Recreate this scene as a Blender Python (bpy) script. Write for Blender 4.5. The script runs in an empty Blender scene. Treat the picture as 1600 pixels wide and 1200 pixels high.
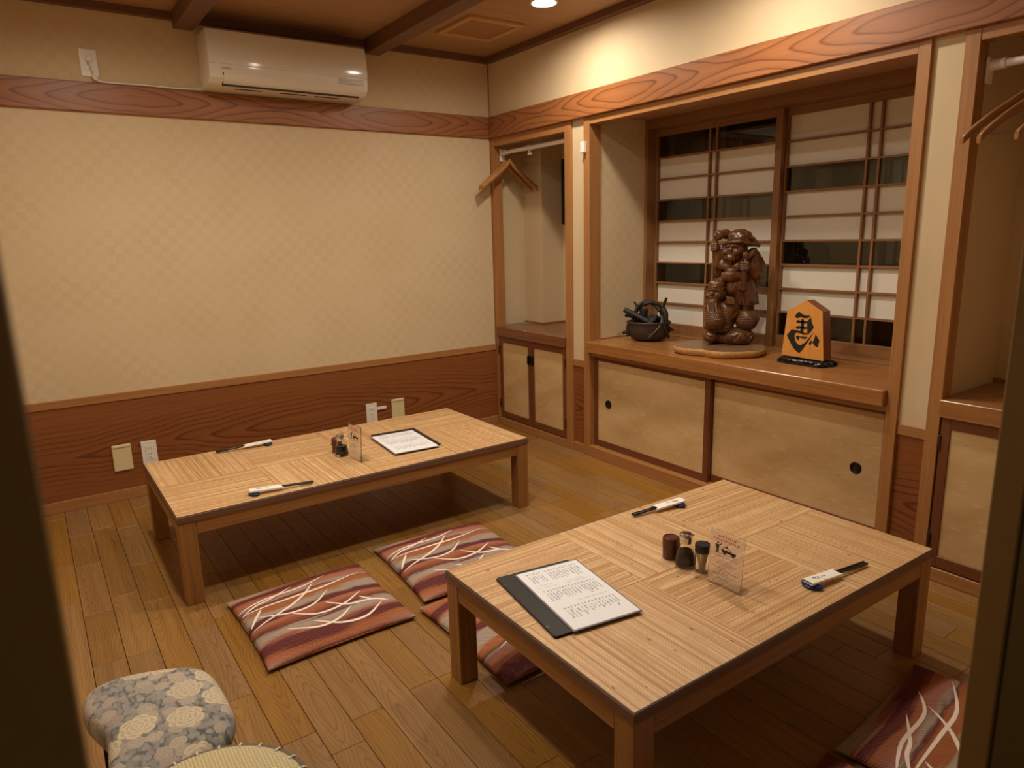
import bpy, bmesh, math, random
import numpy as np
from mathutils import Vector, Matrix

SC = bpy.context.scene
COL = SC.collection
R = math.radians
PI = math.pi
rng = random.Random(7)

# ------------------------------------------------------------------ camera
F_PX = 1085.92
cam_d = bpy.data.cameras.new('camera'); cam = bpy.data.objects.new('camera', cam_d); COL.objects.link(cam)
cam_d.sensor_width = 36.0; cam_d.lens = F_PX / 1600 * 36.0; cam_d.clip_start = 0.02
CAM = Vector((-2.5237, -3.8285, 1.2512))
YAW, PITCH, ROLL = -0.6056, -0.2113, -0.0249
fw = Vector((-math.sin(YAW) * math.cos(PITCH), math.cos(YAW) * math.cos(PITCH), math.sin(PITCH)))
rt = Vector((math.cos(YAW), math.sin(YAW), 0)); up = rt.cross(fw)
r2 = rt * math.cos(ROLL) + up * math.sin(ROLL); u2 = -rt * math.sin(ROLL) + up * math.cos(ROLL)
cam.matrix_world = Matrix(((r2.x, u2.x, -fw.x, CAM.x), (r2.y, u2.y, -fw.y, CAM.y), (r2.z, u2.z, -fw.z, CAM.z), (0, 0, 0, 1)))
cam_d.dof.use_dof = True; cam_d.dof.focus_distance = 2.9; cam_d.dof.aperture_fstop = 6.5
SC.camera = cam

# ------------------------------------------------------------------ world, exposure
w = bpy.data.worlds.new('night'); SC.world = w; w.use_nodes = True
w.node_tree.nodes['Background'].inputs[0].default_value = (1.0, 0.72, 0.36, 1)
w.node_tree.nodes['Background'].inputs[1].default_value = 0.12
SC.view_settings.view_transform = 'Standard'; SC.view_settings.look = 'None'
SC.view_settings.gamma = 1.0; SC.view_settings.use_curve_mapping = False
SC.view_settings.exposure = 0.0
LAMP_POWER = 480.0
LAMP_COL = (1.0, 0.90, 0.76)
LAMPS = [(-0.375, -1.06), (-0.43, -2.12), (-1.24, -1.72), (-2.15, -1.06), (-2.10, -2.20)]

# ------------------------------------------------------------------ helpers
def lin(c):
    o = []
    for v in c[:3]:
        v = v / 255.0
        o.append(v / 12.92 if v <= 0.04045 else ((v + 0.055) / 1.055) ** 2.4)
    return (o[0], o[1], o[2], 1.0)

class NT:
    def __init__(s, name):
        s.m = bpy.data.materials.new(name); s.m.use_nodes = True; s.t = s.m.node_tree
        s.b = s.t.nodes['Principled BSDF']; s._tc = None
    def n(s, typ, ins=None, **at):
        x = s.t.nodes.new(typ)
        for k, v in at.items(): setattr(x, k, v)
        if ins:
            for k, v in ins.items(): s.put(x.inputs[k], v)
        return x
    def put(s, inp, v):
        if isinstance(v, bpy.types.NodeSocket): s.t.links.new(v, inp)
        else: inp.default_value = v
    def set(s, **k):
        for a, v in k.items(): s.put(s.b.inputs[a.replace('_', ' ')], v)
        return s
    def mth(s, op, a, b=0.0, c=0.0):
        return s.n('ShaderNodeMath', {0: a, 1: b, 2: c}, operation=op).outputs[0]
    def vm(s, op, a, b=(0, 0, 0)):
        return s.n('ShaderNodeVectorMath', {0: a, 1: b}, operation=op).outputs[0]
    def mix(s, f, a, b, blend='MIX'):
        x = s.n('ShaderNodeMix', data_type='RGBA', blend_type=blend)
        s.put(x.inputs[0], f); s.put(x.inputs[6], a); s.put(x.inputs[7], b)
        return x.outputs[2]
    def ramp(s, f, stops, interp='LINEAR'):
        x = s.n('ShaderNodeValToRGB', {0: f}); cr = x.color_ramp; cr.interpolation = interp
        while len(cr.elements) < len(stops): cr.elements.new(0.5)
        for e, (p, c) in zip(cr.elements, stops):
            e.position = p; e.color = c if len(c) == 4 else (*c, 1)
        return x.outputs[0]
    def gray(s, f, stops):
        return s.ramp(f, [(p, (v, v, v, 1)) for p, v in stops])
    def obj(s):
        if not s._tc: s._tc = s.n('ShaderNodeTexCoord')
        return s._tc.outputs['Object']
    def rand(s): return s.n('ShaderNodeObjectInfo').outputs['Random']
    def noise(s, vec, scale, detail=3.0, rough=0.55, dist=0.0):
        return s.n('ShaderNodeTexNoise', {'Vector': vec, 'Scale': scale, 'Detail': detail, 'Roughness': rough, 'Distortion': dist}).outputs[0]
    def bump(s, h, strength=0.3, dist=0.002):
        x = s.n('ShaderNodeBump', {'Height': h, 'Strength': strength, 'Distance': dist}); s.put(s.b.inputs['Normal'], x.outputs[0])
    def sep(s, v):
        x = s.n('ShaderNodeSeparateXYZ', {0: v}); return x.outputs[0], x.outputs[1], x.outputs[2]
    def comb(s, x, y, z): return s.n('ShaderNodeCombineXYZ', {0: x, 1: y, 2: z}).outputs[0]

def plain(name, col, rough=0.5, metal=0.0, spec=0.5, var=0.0, vs=60, bump=0.0, **k):
    t = NT(name); c = lin(col)
    if var:
        nz = t.noise(t.obj(), vs)
        d = tuple(x * (1 - var) for x in c[:3]) + (1,)
        t.set(Base_Color=t.mix(nz, d, c))
        if bump: t.bump(nz, bump)
    else: t.set(Base_Color=c)
    t.set(Roughness=rough, Metallic=metal)
    t.b.inputs['Specular IOR Level'].default_value = spec
    for a, v in k.items(): t.b.inputs[a.replace('_', ' ')].default_value = v
    return t.m

def wood(name, light, dark, axes='xz', cath=0.0, K1=60, K2=1.2, W0=3.5, D=0.02, K3=1.0, streak=0.5, rough=0.45, tint=0.0, fine=1.0, v0=0.0, vr=0.0, bump=0.08, wander=None, mask=0.0):
    """u along the grain, v across the face; cath>0 adds cathedral figure"""
    t = NT(name); P = dict(zip('xyz', t.sep(t.obj()))); rd = t.rand()
    o = [a for a in 'xyz' if a not in axes][0]
    u = t.mth('ADD', P[axes[0]], t.mth('MULTIPLY', rd, 37.0)); v = P[axes[1]]; ww = P[o]
    vec = t.comb(u, v, ww)
    s1 = t.noise(t.vm('MULTIPLY', vec, (2.0, 70.0 * fine, 70.0 * fine)), 1.0, 4, 0.6)
    s2 = t.noise(t.vm('MULTIPLY', vec, (8.0, 300.0 * fine, 300.0 * fine)), 1.0, 2, 0.5)
    f = t.mth('MULTIPLY', t.gray(s1, [(0.3, 0), (0.72, 1)]), streak)
    f = t.mth('ADD', f, t.mth('MULTIPLY', t.gray(s2, [(0.45, 0), (0.8, 1)]), streak * 0.5))
    if cath:
        vv = t.mth('ADD', v, t.mth('MULTIPLY', t.mth('SUBTRACT', rd, 0.5), vr)); vv = t.mth('ADD', vv, -v0)
        wob = t.noise(t.vm('MULTIPLY', vec, (1.1, 5.0, 5.0)), 1.0, 3, 0.55)
        vv = t.mth('ADD', vv, t.mth('MULTIPLY', t.mth('SUBTRACT', t.noise(t.vm('MULTIPLY', vec, (2.2, 2.0, 2.0)), 1.0, 2), 0.5), (D * 5 if wander is None else wander)))
        rr = t.mth('SQRT', t.mth('ADD', t.mth('MULTIPLY', vv, vv), D * D))
        q = t.mth('ADD', t.mth('MULTIPLY', rr, K1), t.mth('MULTIPLY', t.mth('SINE', t.mth('MULTIPLY', u, W0)), K2))
        q = t.mth('ADD', q, t.mth('MULTIPLY', wob, K3))
        saw = t.mth('FRACT', q)
        ring = t.gray(saw, [(0.0, 0.0), (0.35, 0.04), (0.72, 0.22), (0.88, 1.0), (0.95, 0.7), (1.0, 0.0)])
        if mask: ring = t.mth('MULTIPLY', ring, t.gray(t.mth('ABSOLUTE', vv), [(mask * 0.5, 1.0), (mask, 0.25)]))
        f = t.mth('ADD', t.mth('MULTIPLY', f, 0.6), t.mth('MULTIPLY', ring, cath))
    c = t.mix(t.mth('MINIMUM', f, 1.0), lin(light), lin(dark))
    if tint:
        hs = t.n('ShaderNodeHueSaturation', {'Color': c, 'Value': t.mth('ADD', 1.0 - tint, t.mth('MULTIPLY', rd, 2 * tint)), 'Saturation': t.mth('ADD', 0.92, t.mth('MULTIPLY', t.mth('FRACT', t.mth('MULTIPLY', rd, 13.7)), 0.16))})
        c = hs.outputs[0]
    t.set(Base_Color=c, Roughness=t.mth('ADD', rough - 0.05, t.mth('MULTIPLY', s1, 0.12)))
    t.bump(t.mth('ADD', s1, s2), bump, 0.001)
    return t.m

# ---- meshes
def mesh_of(bm, smooth=False, ang=None):
    me = bpy.data.meshes.new('m'); bm.normal_update(); bm.to_mesh(me); bm.free()
    if smooth: me.polygons.foreach_set('use_smooth', [True] * len(me.polygons))
    return me
def link(name, me, m, parent=None, loc=(0, 0, 0), rot=(0, 0, 0)):
    me.name = name
    o = bpy.data.objects.new(name, me); COL.objects.link(o)
    o.location = loc; o.rotation_euler = rot
    if parent: o.parent = parent
    if m is not None and (len(me.materials) == 0): me.materials.append(m)
    return o
_bc = {}
def boxmesh(sx, sy, sz, bev=0.0, seg=1, m=None):
    key = (round(sx, 5), round(sy, 5), round(sz, 5), bev, seg, m.name if m else '')
    if key in _bc: return _bc[key]
    bm = bmesh.new(); bmesh.ops.create_cube(bm, size=1.0)
    bmesh.ops.scale(bm, vec=(sx, sy, sz), verts=bm.verts)
    if bev > 0: bmesh.ops.bevel(bm, geom=list(bm.edges), offset=bev, segments=seg, profile=0.5, affect='EDGES')
    me = mesh_of(bm); _bc[key] = me
    if m: me.materials.append(m)
    return me
def box(name, x0, x1, y0, y1, z0, z1, m, parent=None, bev=0.0015, seg=1, off=None):
    """box by world extents; with parent, parent's location is subtracted"""
    x0, x1 = min(x0, x1), max(x0, x1); y0, y1 = min(y0, y1), max(y0, y1); z0, z1 = min(z0, z1), max(z0, z1)
    c = Vector(((x0 + x1) / 2, (y0 + y1) / 2, (z0 + z1) / 2))
    if parent is not None: c = c - parent.location
    return link(name, boxmesh(x1 - x0, y1 - y0, z1 - z0, bev, seg, m), None, parent, c)
def lathe(prof, seg=32, sx=1.0, sy=1.0):
    bm = bmesh.new(); rings = []
    for r, z in prof:
        if r < 1e-6: rings.append([bm.verts.new((0, 0, z))])
        else: rings.append([bm.verts.new((r * sx * math.cos(2 * PI * i / seg), r * sy * math.sin(2 * PI * i / seg), z)) for i in range(seg)])
    for a, b in zip(rings, rings[1:]):
        for i in range(seg):
            j = (i + 1) % seg
            if len(a) == 1 and len(b) == 1: continue
            if len(a) == 1: bm.faces.new((a[0], b[i], b[j]))
            elif len(b) == 1: bm.faces.new((a[i], b[0], a[j])) if False else bm.faces.new((a[j], a[i], b[0]))
            else: bm.faces.new((a[i], a[j], b[j], b[i]))
    bmesh.ops.recalc_face_normals(bm, faces=bm.faces)
    return mesh_of(bm, True)
def sharp(me, deg=35):
    try: me.set_sharp_from_angle(angle=R(deg))
    except Exception: pass
    return me
def tubemesh(pts, rad, seg=10, closed=False):
    pts = [Vector(p) for p in pts]; n = len(pts)
    if not hasattr(rad, '__len__'): rad = [rad] * n
    bm = bmesh.new(); rings = []; prev = None
    for i, p in enumerate(pts):
        if closed: d = pts[(i + 1) % n] - pts[i - 1]
        else: d = pts[min(i + 1, n - 1)] - pts[max(i - 1, 0)]
        d.normalize()
        if prev is None:
            a = d.orthogonal().normalized()
        else:
            a = (prev - d * prev.dot(d)).normalized()
        prev = a; b = d.cross(a)
        rings.append([bm.verts.new(p + (a * math.cos(2 * PI * k / seg) + b * math.sin(2 * PI * k / seg)) * rad[i]) for k in range(seg)])
    rr = list(zip(rings, rings[1:])) + ([(rings[-1], rings[0])] if closed else [])
    for A, B in rr:
        for k in range(seg):
            j = (k + 1) % seg; bm.faces.new((A[k], A[j], B[j], B[k]))
    if not closed:
        bm.faces.new(rings[0][::-1]); bm.faces.new(rings[-1])
    bmesh.ops.recalc_face_normals(bm, faces=bm.faces)
    return sharp(mesh_of(bm, True), 50)
def crom(pts, k=8, closed=False):
    P = [Vector(p) for p in pts]; n = len(P); out = []
    rngi = range(n if closed else n - 1)
    for i in rngi:
        g = (lambda j: P[j % n]) if closed else (lambda j: P[max(0, min(n - 1, j))])
        p0, p1, p2, p3 = g(i - 1), g(i), g(i + 1), g(i + 2)
        for s in range(k):
            t = s / k
            out.append(0.5 * ((2 * p1) + (p2 - p0) * t + (2 * p0 - 5 * p1 + 4 * p2 - p3) * t * t + (3 * p1 - p0 - 3 * p2 + p3) * t ** 3))
    if not closed: out.append(P[-1])
    return out
def prism(poly, z0, z1, bev=0.0, seg=2, smooth=False):
    """poly in XY extruded along z"""
    bm = bmesh.new(); a = [bm.verts.new((x, y, z0)) for x, y in poly]; b = [bm.verts.new((x, y, z1)) for x, y in poly]
    n = len(poly); bot = bm.faces.new(a[::-1]); top = bm.faces.new(b)
    for i in range(n): bm.faces.new((a[i], a[(i + 1) % n], b[(i + 1) % n], b[i]))
    bmesh.ops.recalc_face_normals(bm, faces=bm.faces)
    if bev:
        es = [e for e in bm.edges if abs(e.verts[0].co.z - e.verts[1].co.z) < 1e-9]
        bmesh.ops.bevel(bm, geom=es, offset=bev, segments=seg, profile=0.5, affect='EDGES')
    me = mesh_of(bm, smooth)
    return sharp(me, 40) if smooth else me
def quads(lst):
    """list of 4-point (3-D) quads in one mesh"""
    v = [tuple(p) for q in lst for p in q]; f = [tuple(range(4 * i, 4 * i + 4)) for i in range(len(lst))]
    me = bpy.data.meshes.new('m'); me.from_pydata(v, [], f); me.update(); return me
def ribbon_quads(pts, wid, z=0.0):
    """flat ribbon in XY with width per point"""
    pts = [Vector((p[0], p[1])) for p in pts]; n = len(pts); L = []; Rr = []
    for i, p in enumerate(pts):
        d = pts[min(i + 1, n - 1)] - pts[max(i - 1, 0)]
        d = d.normalized() if d.length > 1e-9 else Vector((1, 0))
        nn = Vector((-d.y, d.x)) * wid[i] * 0.5; L.append(p + nn); Rr.append(p - nn)
    zz = z if callable(z) else (lambda x, y: z)
    return [[(L[i].x, L[i].y, zz(*L[i])), (Rr[i].x, Rr[i].y, zz(*Rr[i])), (Rr[i + 1].x, Rr[i + 1].y, zz(*Rr[i + 1])), (L[i + 1].x, L[i + 1].y, zz(*L[i + 1]))] for i in range(n - 1)]
def tag(o, label=None, cat=None, group=None, kind=None):
    if label: o['label'] = label
    if cat: o['category'] = cat
    if group: o['group'] = group
    if kind: o['kind'] = kind
    return o
def empty(name, loc=(0, 0, 0), rz=0.0):
    o = bpy.data.objects.new(name, None); COL.objects.link(o); o.location = loc; o.rotation_euler = (0, 0, rz); o.empty_display_size = 0.05
    return o
def struct(o): o['kind'] = 'structure'; return o
def copytree(o, parent=None):
    c = o.copy(); COL.objects.link(c); c.parent = parent
    for ch in list(o.children): copytree(ch, c)
    return c

# ------------------------------------------------------------------ materials
M = {}
def paper_wall(name, amt):
    t = NT(name); v = t.obj()
    # small two-tone block pattern pressed into the paper, turned so it works on either wall
    x, y, z = t.sep(v)
    ck = t.n('ShaderNodeTexChecker', {'Vector': t.comb(t.mth('ADD', t.mth('ADD', x, y), 0.0037), 0.013, z), 'Scale': 1 / 0.040}).outputs[1]
    nz = t.noise(v, 55, 4); big = t.noise(v, 2.2, 3); wear = t.noise(v, 5.0, 3)
    c = t.mix(t.mth('MULTIPLY', ck, t.mth('MULTIPLY', t.gray(wear, [(0.35, 0.15), (0.65, 1.0)]), amt)), lin((219, 197, 160)), lin((205, 181, 141)))
    c = t.mix(t.mth('MULTIPLY', t.gray(big, [(0.4, 0), (0.75, 1)]), 0.35), c, lin((202, 176, 134)))
    c = t.mix(t.mth('MULTIPLY', nz, 0.18), c, lin((194, 168, 128)))
    t.set(Base_Color=c, Roughness=t.mth('ADD', 0.62, t.mth('MULTIPLY', ck, 0.12 * amt))); t.b.inputs['Specular IOR Level'].default_value = 0.3
    t.bump(nz, 0.1, 0.001)
    return t.m
M['wall2'] = paper_wall('plain_wallpaper', 0.0)
M['wall'] = paper_wall('wallpaper', 0.42)
def fus_paper():
    t = NT('fusuma_paper'); v = t.obj()
    fib = t.noise(t.vm('MULTIPLY', v, (60, 18, 90)), 1.0, 4, 0.6, 0.8); cl = t.noise(t.vm('MULTIPLY', v, (5, 4, 9)), 1.0, 4)
    c = t.mix(t.gray(cl, [(0.35, 0), (0.7, 1)]), lin((214, 182, 132)), lin((194, 158, 106)))
    c = t.mix(t.gray(fib, [(0.58, 0), (0.68, 0.6)]), c, lin((226, 200, 152)))
    sp = t.noise(v, 45, 1); c = t.mix(t.gray(sp, [(0.78, 0), (0.84, 0.7)]), c, lin((150, 112, 66)))
    t.set(Base_Color=c, Roughness=0.55); return t.m
M['fusuma'] = fus_paper()
POSTL, POSTD = (178, 126, 74), (150, 98, 52)
for ax in ('zy', 'yz', 'xz', 'zx'): M['post_' + ax] = wood('hinoki_' + ax, POSTL, POSTD, ax, streak=0.7, rough=0.42)
NAGL, NAGD = (166, 106, 60), (104, 56, 28)
for ax in ('xz', 'yz'): M['nag_' + ax] = wood('zelkova_' + ax, NAGL, NAGD, ax, cath=0.75, K1=34, K2=1.9, W0=4.6, D=0.014, K3=0.8, streak=0.35, rough=0.38, v0=0.01)
for ax in ('xz', 'yz'): M['wain_' + ax] = wood('wainscot_' + ax, (148, 88, 44), (92, 46, 18), ax, cath=0.75, K1=42, K2=2.6, W0=2.4, D=0.03, K3=0.8, streak=0.5, wander=0.09, mask=0.17, rough=0.42, v0=-0.02)
M['frame_z'] = wood('reddish_frame_z', (122, 72, 40), (94, 50, 26), 'zy', streak=0.6, rough=0.4)
M['frame_y'] = wood('reddish_frame_y', (122, 72, 40), (94, 50, 26), 'yz', streak=0.6, rough=0.4)
M['shelf'] = wood('shelf_board', (174, 120, 66), (132, 82, 40), 'yx', streak=0.8, rough=0.25)
M['shelf_dark'] = wood('niche_board', (140, 88, 56), (100, 58, 36), 'yx', streak=0.8, rough=0.25)
M['plank'] = wood('oak_floor', (160, 118, 64), (110, 74, 34), 'yx', cath=0.42, K1=110, K2=2.5, W0=8.0, D=0.012, K3=3.0, streak=0.75, rough=0.32, tint=0.09, vr=0.10, bump=0.12)
M['gap'] = plain('floor_gap', (44, 28, 16), 0.9)
M['ceil'] = wood('ceiling_panel', (178, 140, 100), (158, 118, 82), 'xy', streak=0.5, rough=0.5)
M['beam'] = wood('dark_beam', (118, 80, 58), (92, 60, 42), 'yz', streak=0.5, rough=0.45)
M['mold'] = wood('dark_molding', (118, 80, 58), (92, 60, 42), 'xz', streak=0.5, rough=0.45)
M['shoji_z'] = wood('shoji_wood_z', (148, 102, 58), (118, 76, 40), 'zy', streak=0.6, rough=0.5)
M['shoji_y'] = wood('shoji_wood_y', (148, 102, 58), (118, 76, 40), 'yz', streak=0.6, rough=0.5)
M['shoji_paper'] = plain('shoji_paper', (222, 214, 198), 0.8, var=0.06, vs=30, spec=0.1)
M['tbl_x'] = wood('table_wood_x', (170, 122, 68), (128, 84, 42), 'xz', streak=0.8, rough=0.38)
M['tbl_y'] = wood('table_wood_y', (170, 122, 68), (128, 84, 42), 'yz', streak=0.8, rough=0.38)
M['tbl_z'] = wood('table_wood_z', (170, 122, 68), (128, 84, 42), 'zx', streak=0.8, rough=0.38)
M['edge'] = wood('table_edge', (122, 88, 68), (92, 62, 46), 'xz', streak=0.5, rough=0.45)
M['edge_dark'] = plain('edge_line', (52, 34, 24), 0.5)
def veneer():
    t = NT('rush_veneer'); v = t.obj(); x, y, z = t.sep(v); rd = t.rand()
    x = t.mth('ADD', x, t.mth('MULTIPLY', rd, 11.0))
    yw = t.mth('ADD', y, t.mth('MULTIPLY', t.mth('SUBTRACT', t.noise(t.comb(t.mth('MULTIPLY', x, 4.0), t.mth('MULTIPLY', y, 14.0), rd), 1.0, 2), 0.5), 0.006))
    row = t.mth('MULTIPLY', yw, 1 / 0.0050); ri = t.mth('FLOOR', row); rf = t.mth('FRACT', row)
    wn = t.n('ShaderNodeTexWhiteNoise', {'Vector': t.comb(ri, t.mth('MULTIPLY', rd, 50.0), 0.5)}).outputs[0]
    along = t.noise(t.comb(t.mth('MULTIPLY', x, 7.0), t.mth('MULTIPLY', ri, 3.7), 0.0), 1.0, 3, 0.6)
    c = t.mix(t.gray(t.mth('ADD', t.mth('MULTIPLY', wn, 0.5), t.mth('MULTIPLY', along, 0.5)), [(0.25, 0), (0.75, 1)]), lin((242, 204, 152)), lin((192, 142, 88)))
    gapm = t.gray(rf, [(0.0, 1), (0.12, 0.8), (0.26, 0), (0.82, 0), (1.0, 0.9)])
    gs = t.noise(t.comb(t.mth('MULTIPLY', x, 5.0), t.mth('MULTIPLY', ri, 1.9), 3.0), 1.0, 2)
    c = t.mix(t.mth('MULTIPLY', gapm, t.gray(gs, [(0.30, 0.35), (0.62, 1.0)])), c, lin((88, 52, 24)))
    kn = t.noise(t.comb(t.mth('MULTIPLY', x, 32.0), t.mth('MULTIPLY', ri, 5.3), 7.0), 1.0, 1)
    c = t.mix(t.gray(kn, [(0.71, 0), (0.77, 0.9)]), c, lin((100, 60, 28)))
    blot = t.noise(t.comb(t.mth('MULTIPLY', x, 22), t.mth('MULTIPLY', y, 14), rd), 1.0, 2)
    c = t.mix(t.gray(blot, [(0.42, 0), (0.65, 0.35)]), c, lin((194, 144, 94)))
    t.set(Base_Color=c, Roughness=0.42); t.bump(t.mth('SUBTRACT', 1.0, gapm), 0.35, 0.0008)
    return t.m
M['veneer'] = veneer()
M['ac'] = plain('ac_plastic', (232, 224, 210), 0.12)
M['ac_grey'] = plain('ac_display', (196, 190, 182), 0.3)
M['ac_dark'] = plain('ac_slot', (60, 52, 44), 0.6)
M['ink_grey'] = plain('logo_grey', (128, 116, 104), 0.5)
M['plate_w'] = plain('plate_white', (236, 230, 216), 0.35)
M['plate_c'] = plain('plate_cream', (222, 206, 160), 0.35)
M['white'] = plain('white_plastic', (240, 236, 228), 0.35)
M['black'] = plain('black_plastic', (22, 20, 18), 0.4)
M['holes'] = plain('slot_dark', (40, 34, 28), 0.6)
M['paper'] = plain('white_paper', (240, 240, 242), 0.5, spec=0.4)
M['sleeve'] = plain('sleeve_paper', (244, 240, 232), 0.7)
M['film'] = plain('laminate_edge', (128, 122, 132), 0.2)
M['ink'] = plain('ink_black', (26, 24, 28), 0.6)
M['ink_red'] = plain('ink_red', (206, 70, 62), 0.6)
M['leather'] = plain('black_leatherette', (26, 24, 22), 0.42, var=0.5, vs=600, bump=0.4)
M['chop'] = plain('black_lacquer_stick', (20, 16, 14), 0.3)
M['blue'] = plain('cobalt_ceramic', (24, 44, 120), 0.12, var=0.35, vs=90)
M['blue2'] = plain('slate_blue_ceramic', (36, 56, 84), 0.14, var=0.4, vs=120)
M['chrome'] = plain('chrome', (220, 218, 215), 0.1, 1.0)
M['cup'] = plain('brown_lacquer_cup', (92, 46, 28), 0.35, var=0.2, vs=80)
M['soy'] = plain('soy_sauce', (10, 6, 4), 0.08)
M['pick'] = plain('toothpick_wood', (226, 196, 146), 0.6)
def glass(name, col=(1, 1, 1, 1), rough=0.0, ior=1.45):
    t = NT(name); t.set(Base_Color=col, Roughness=rough, Transmission_Weight=1.0, IOR=ior); return t.m
M['glass'] = glass('clear_glass'); M['acryl'] = glass('clear_acrylic', (0.99, 0.97, 0.95, 1), 0.02, 1.35)
M['pane'] = glass('window_glass', (0.75, 0.8, 0.76, 1), 0.0, 1.5)
def film_mat():
    t = NT('pale_insert'); t.set(Base_Color=lin((236, 214, 196)), Roughness=0.5)
    tr = t.n('ShaderNodeBsdfTransparent'); mx = t.n('ShaderNodeMixShader', {0: 0.32}); t.put(mx.inputs[1], tr.outputs[0]); t.put(mx.inputs[2], t.b.outputs[0])
    t.t.links.new(mx.outputs[0], t.t.nodes['Material Output'].inputs[0]); return t.m
M['insert'] = film_mat()
M['hanger'] = wood('hanger_wood', (184, 128, 70), (150, 98, 50), 'xz', streak=0.5, rough=0.35)
M['hanger2'] = wood('dark_hanger_wood', (152, 106, 62), (122, 80, 44), 'xz', streak=0.5, rough=0.3)
M['wire'] = plain('hook_wire', (150, 138, 120), 0.3, 0.9)
def statue_mat():
    t = NT('carved_brown_wood'); v = t.obj()
    s = t.noise(t.vm('MULTIPLY', v, (50, 50, 8)), 1.0, 4); 
    t.set(Base_Color=t.mix(t.gray(s, [(0.3, 0), (0.7, 1)]), lin((110, 68, 38)), lin((72, 42, 22))), Roughness=0.27)
    t.bump(t.noise(v, 160, 2), 0.12, 0.002); return t.m
M['statue'] = statue_mat()
M['slab_top'] = plain('slab_top', (132, 96, 66), 0.3, var=0.3, vs=25)
M['slab_side'] = plain('slab_bark', (206, 152, 88), 0.55, var=0.55, vs=50, bump=0.6)
M['iron'] = plain('dark_bronze', (74, 60, 50), 0.5, 0.25, var=0.5, vs=70, bump=0.3)
M['branch'] = plain('bronze_branch', (52, 40, 34), 0.5, 0.2, var=0.5, vs=120, bump=0.7)
M['twig'] = plain('pale_bronze_twig', (112, 96, 80), 0.45, 0.3)
M['coal'] = plain('charcoal', (34, 34, 32), 0.62, var=0.6, vs=110, bump=0.8)
M['koma'] = wood('boxwood', (222, 156, 78), (200, 130, 58), 'zy', streak=0.5, rough=0.3)
M['koma_side'] = wood('boxwood_side', (140, 84, 50), (112, 62, 36), 'zx', streak=0.5, rough=0.4)
M['lacq'] = plain('black_lacquer', (14, 14, 16), 0.15)
M['char'] = plain('black_inlay', (20, 24, 24), 0.45)
M['door'] = plain('dark_door', (124, 94, 44), 0.6, var=0.25, vs=30)
M['stoolb'] = plain('black_leg', (18, 16, 15), 0.5)
M['alum'] = plain('grey_sash', (96, 96, 84), 0.4, 0.6)
M['night'] = plain('night_backing', (17, 18, 14), 0.8)  # near-black of the added enclosure that stands in for night
M['pull'] = plain('dark_pull', (36, 32, 28), 0.35, 0.6)
M['pull_in'] = plain('pull_cup', (70, 62, 52), 0.3, 0.8)
M['hinge'] = plain('dark_hinge', (66, 44, 32), 0.4, 0.5)
M['vent'] = plain('vent_frame', (196, 152, 100), 0.5); M['vent2'] = plain('vent_panel', (164, 120, 76), 0.55, var=0.1, vs=300)
M['arc'] = plain('woven_white_arc', (246, 226, 210), 0.85, spec=0.1)
M['cushpipe'] = plain('cushion_underside', (58, 36, 30), 0.9)
def cushion_mat():
    t = NT('streaked_cushion_cloth'); v = t.obj(); x, y, z = t.sep(v); rd = t.rand()
    yy = t.mth('ADD', y, t.mth('MULTIPLY', t.mth('MULTIPLY', x, x), -0.35))
    yy = t.mth('ADD', yy, t.mth('MULTIPLY', x, -0.06))
    n1 = t.noise(t.comb(t.mth('MULTIPLY', x, 2.0), t.mth('MULTIPLY', yy, 8.0), 1.3), 1.0, 3, 0.6, 0.4)
    n2 = t.noise(t.comb(t.mth('MULTIPLY', x, 5.0), t.mth('MULTIPLY', yy, 110.0), 4.0), 1.0, 2, 0.5)
    band = t.mth('ADD', t.mth('MULTIPLY', yy, 2.7), t.mth('MULTIPLY', n1, 0.42))
    f = t.mth('FRACT', t.mth('ADD', t.mth('ADD', band, 0.42), t.mth('MULTIPLY', t.mth('SUBTRACT', n2, 0.5), 0.10)))
    GR, RU, MA, PK = lin((170, 154, 138)), lin((168, 100, 58)), lin((98, 40, 44)), lin((172, 112, 92))
    c = t.ramp(f, [(0.0, PK), (0.07, RU), (0.12, MA), (0.19, MA), (0.23, PK), (0.27, GR), (0.33, GR), (0.36, MA), (0.44, RU), (0.50, PK), (0.55, MA), (0.63, MA), (0.66, GR), (0.72, GR), (0.75, RU), (0.83, RU), (0.87, MA), (0.92, GR), (0.97, PK)])
    wx = t.mth('SINE', t.mth('MULTIPLY', x, 2 * PI / 0.0075)); wy = t.mth('SINE', t.mth('MULTIPLY', y, 2 * PI / 0.0075))
    wv = t.gray(t.mth('MULTIPLY', wx, wy), [(0.0, 0.0), (0.55, 1.0)])
    c = t.mix(t.mth('MULTIPLY', wv, 0.42), c, lin((84, 48, 44)))
    wv2 = t.gray(t.mth('MULTIPLY', t.mth('MULTIPLY', wx, wy), -1.0), [(0.2, 0.0), (0.9, 1.0)])
    c = t.mix(t.mth('MULTIPLY', wv2, 0.2), c, lin((214, 180, 150)))
    t.set(Base_Color=c, Roughness=0.9); t.b.inputs['Specular IOR Level'].default_value = 0.12
    t.bump(wv, 0.4, 0.001); return t.m
M['cushion'] = cushion_mat()
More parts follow.
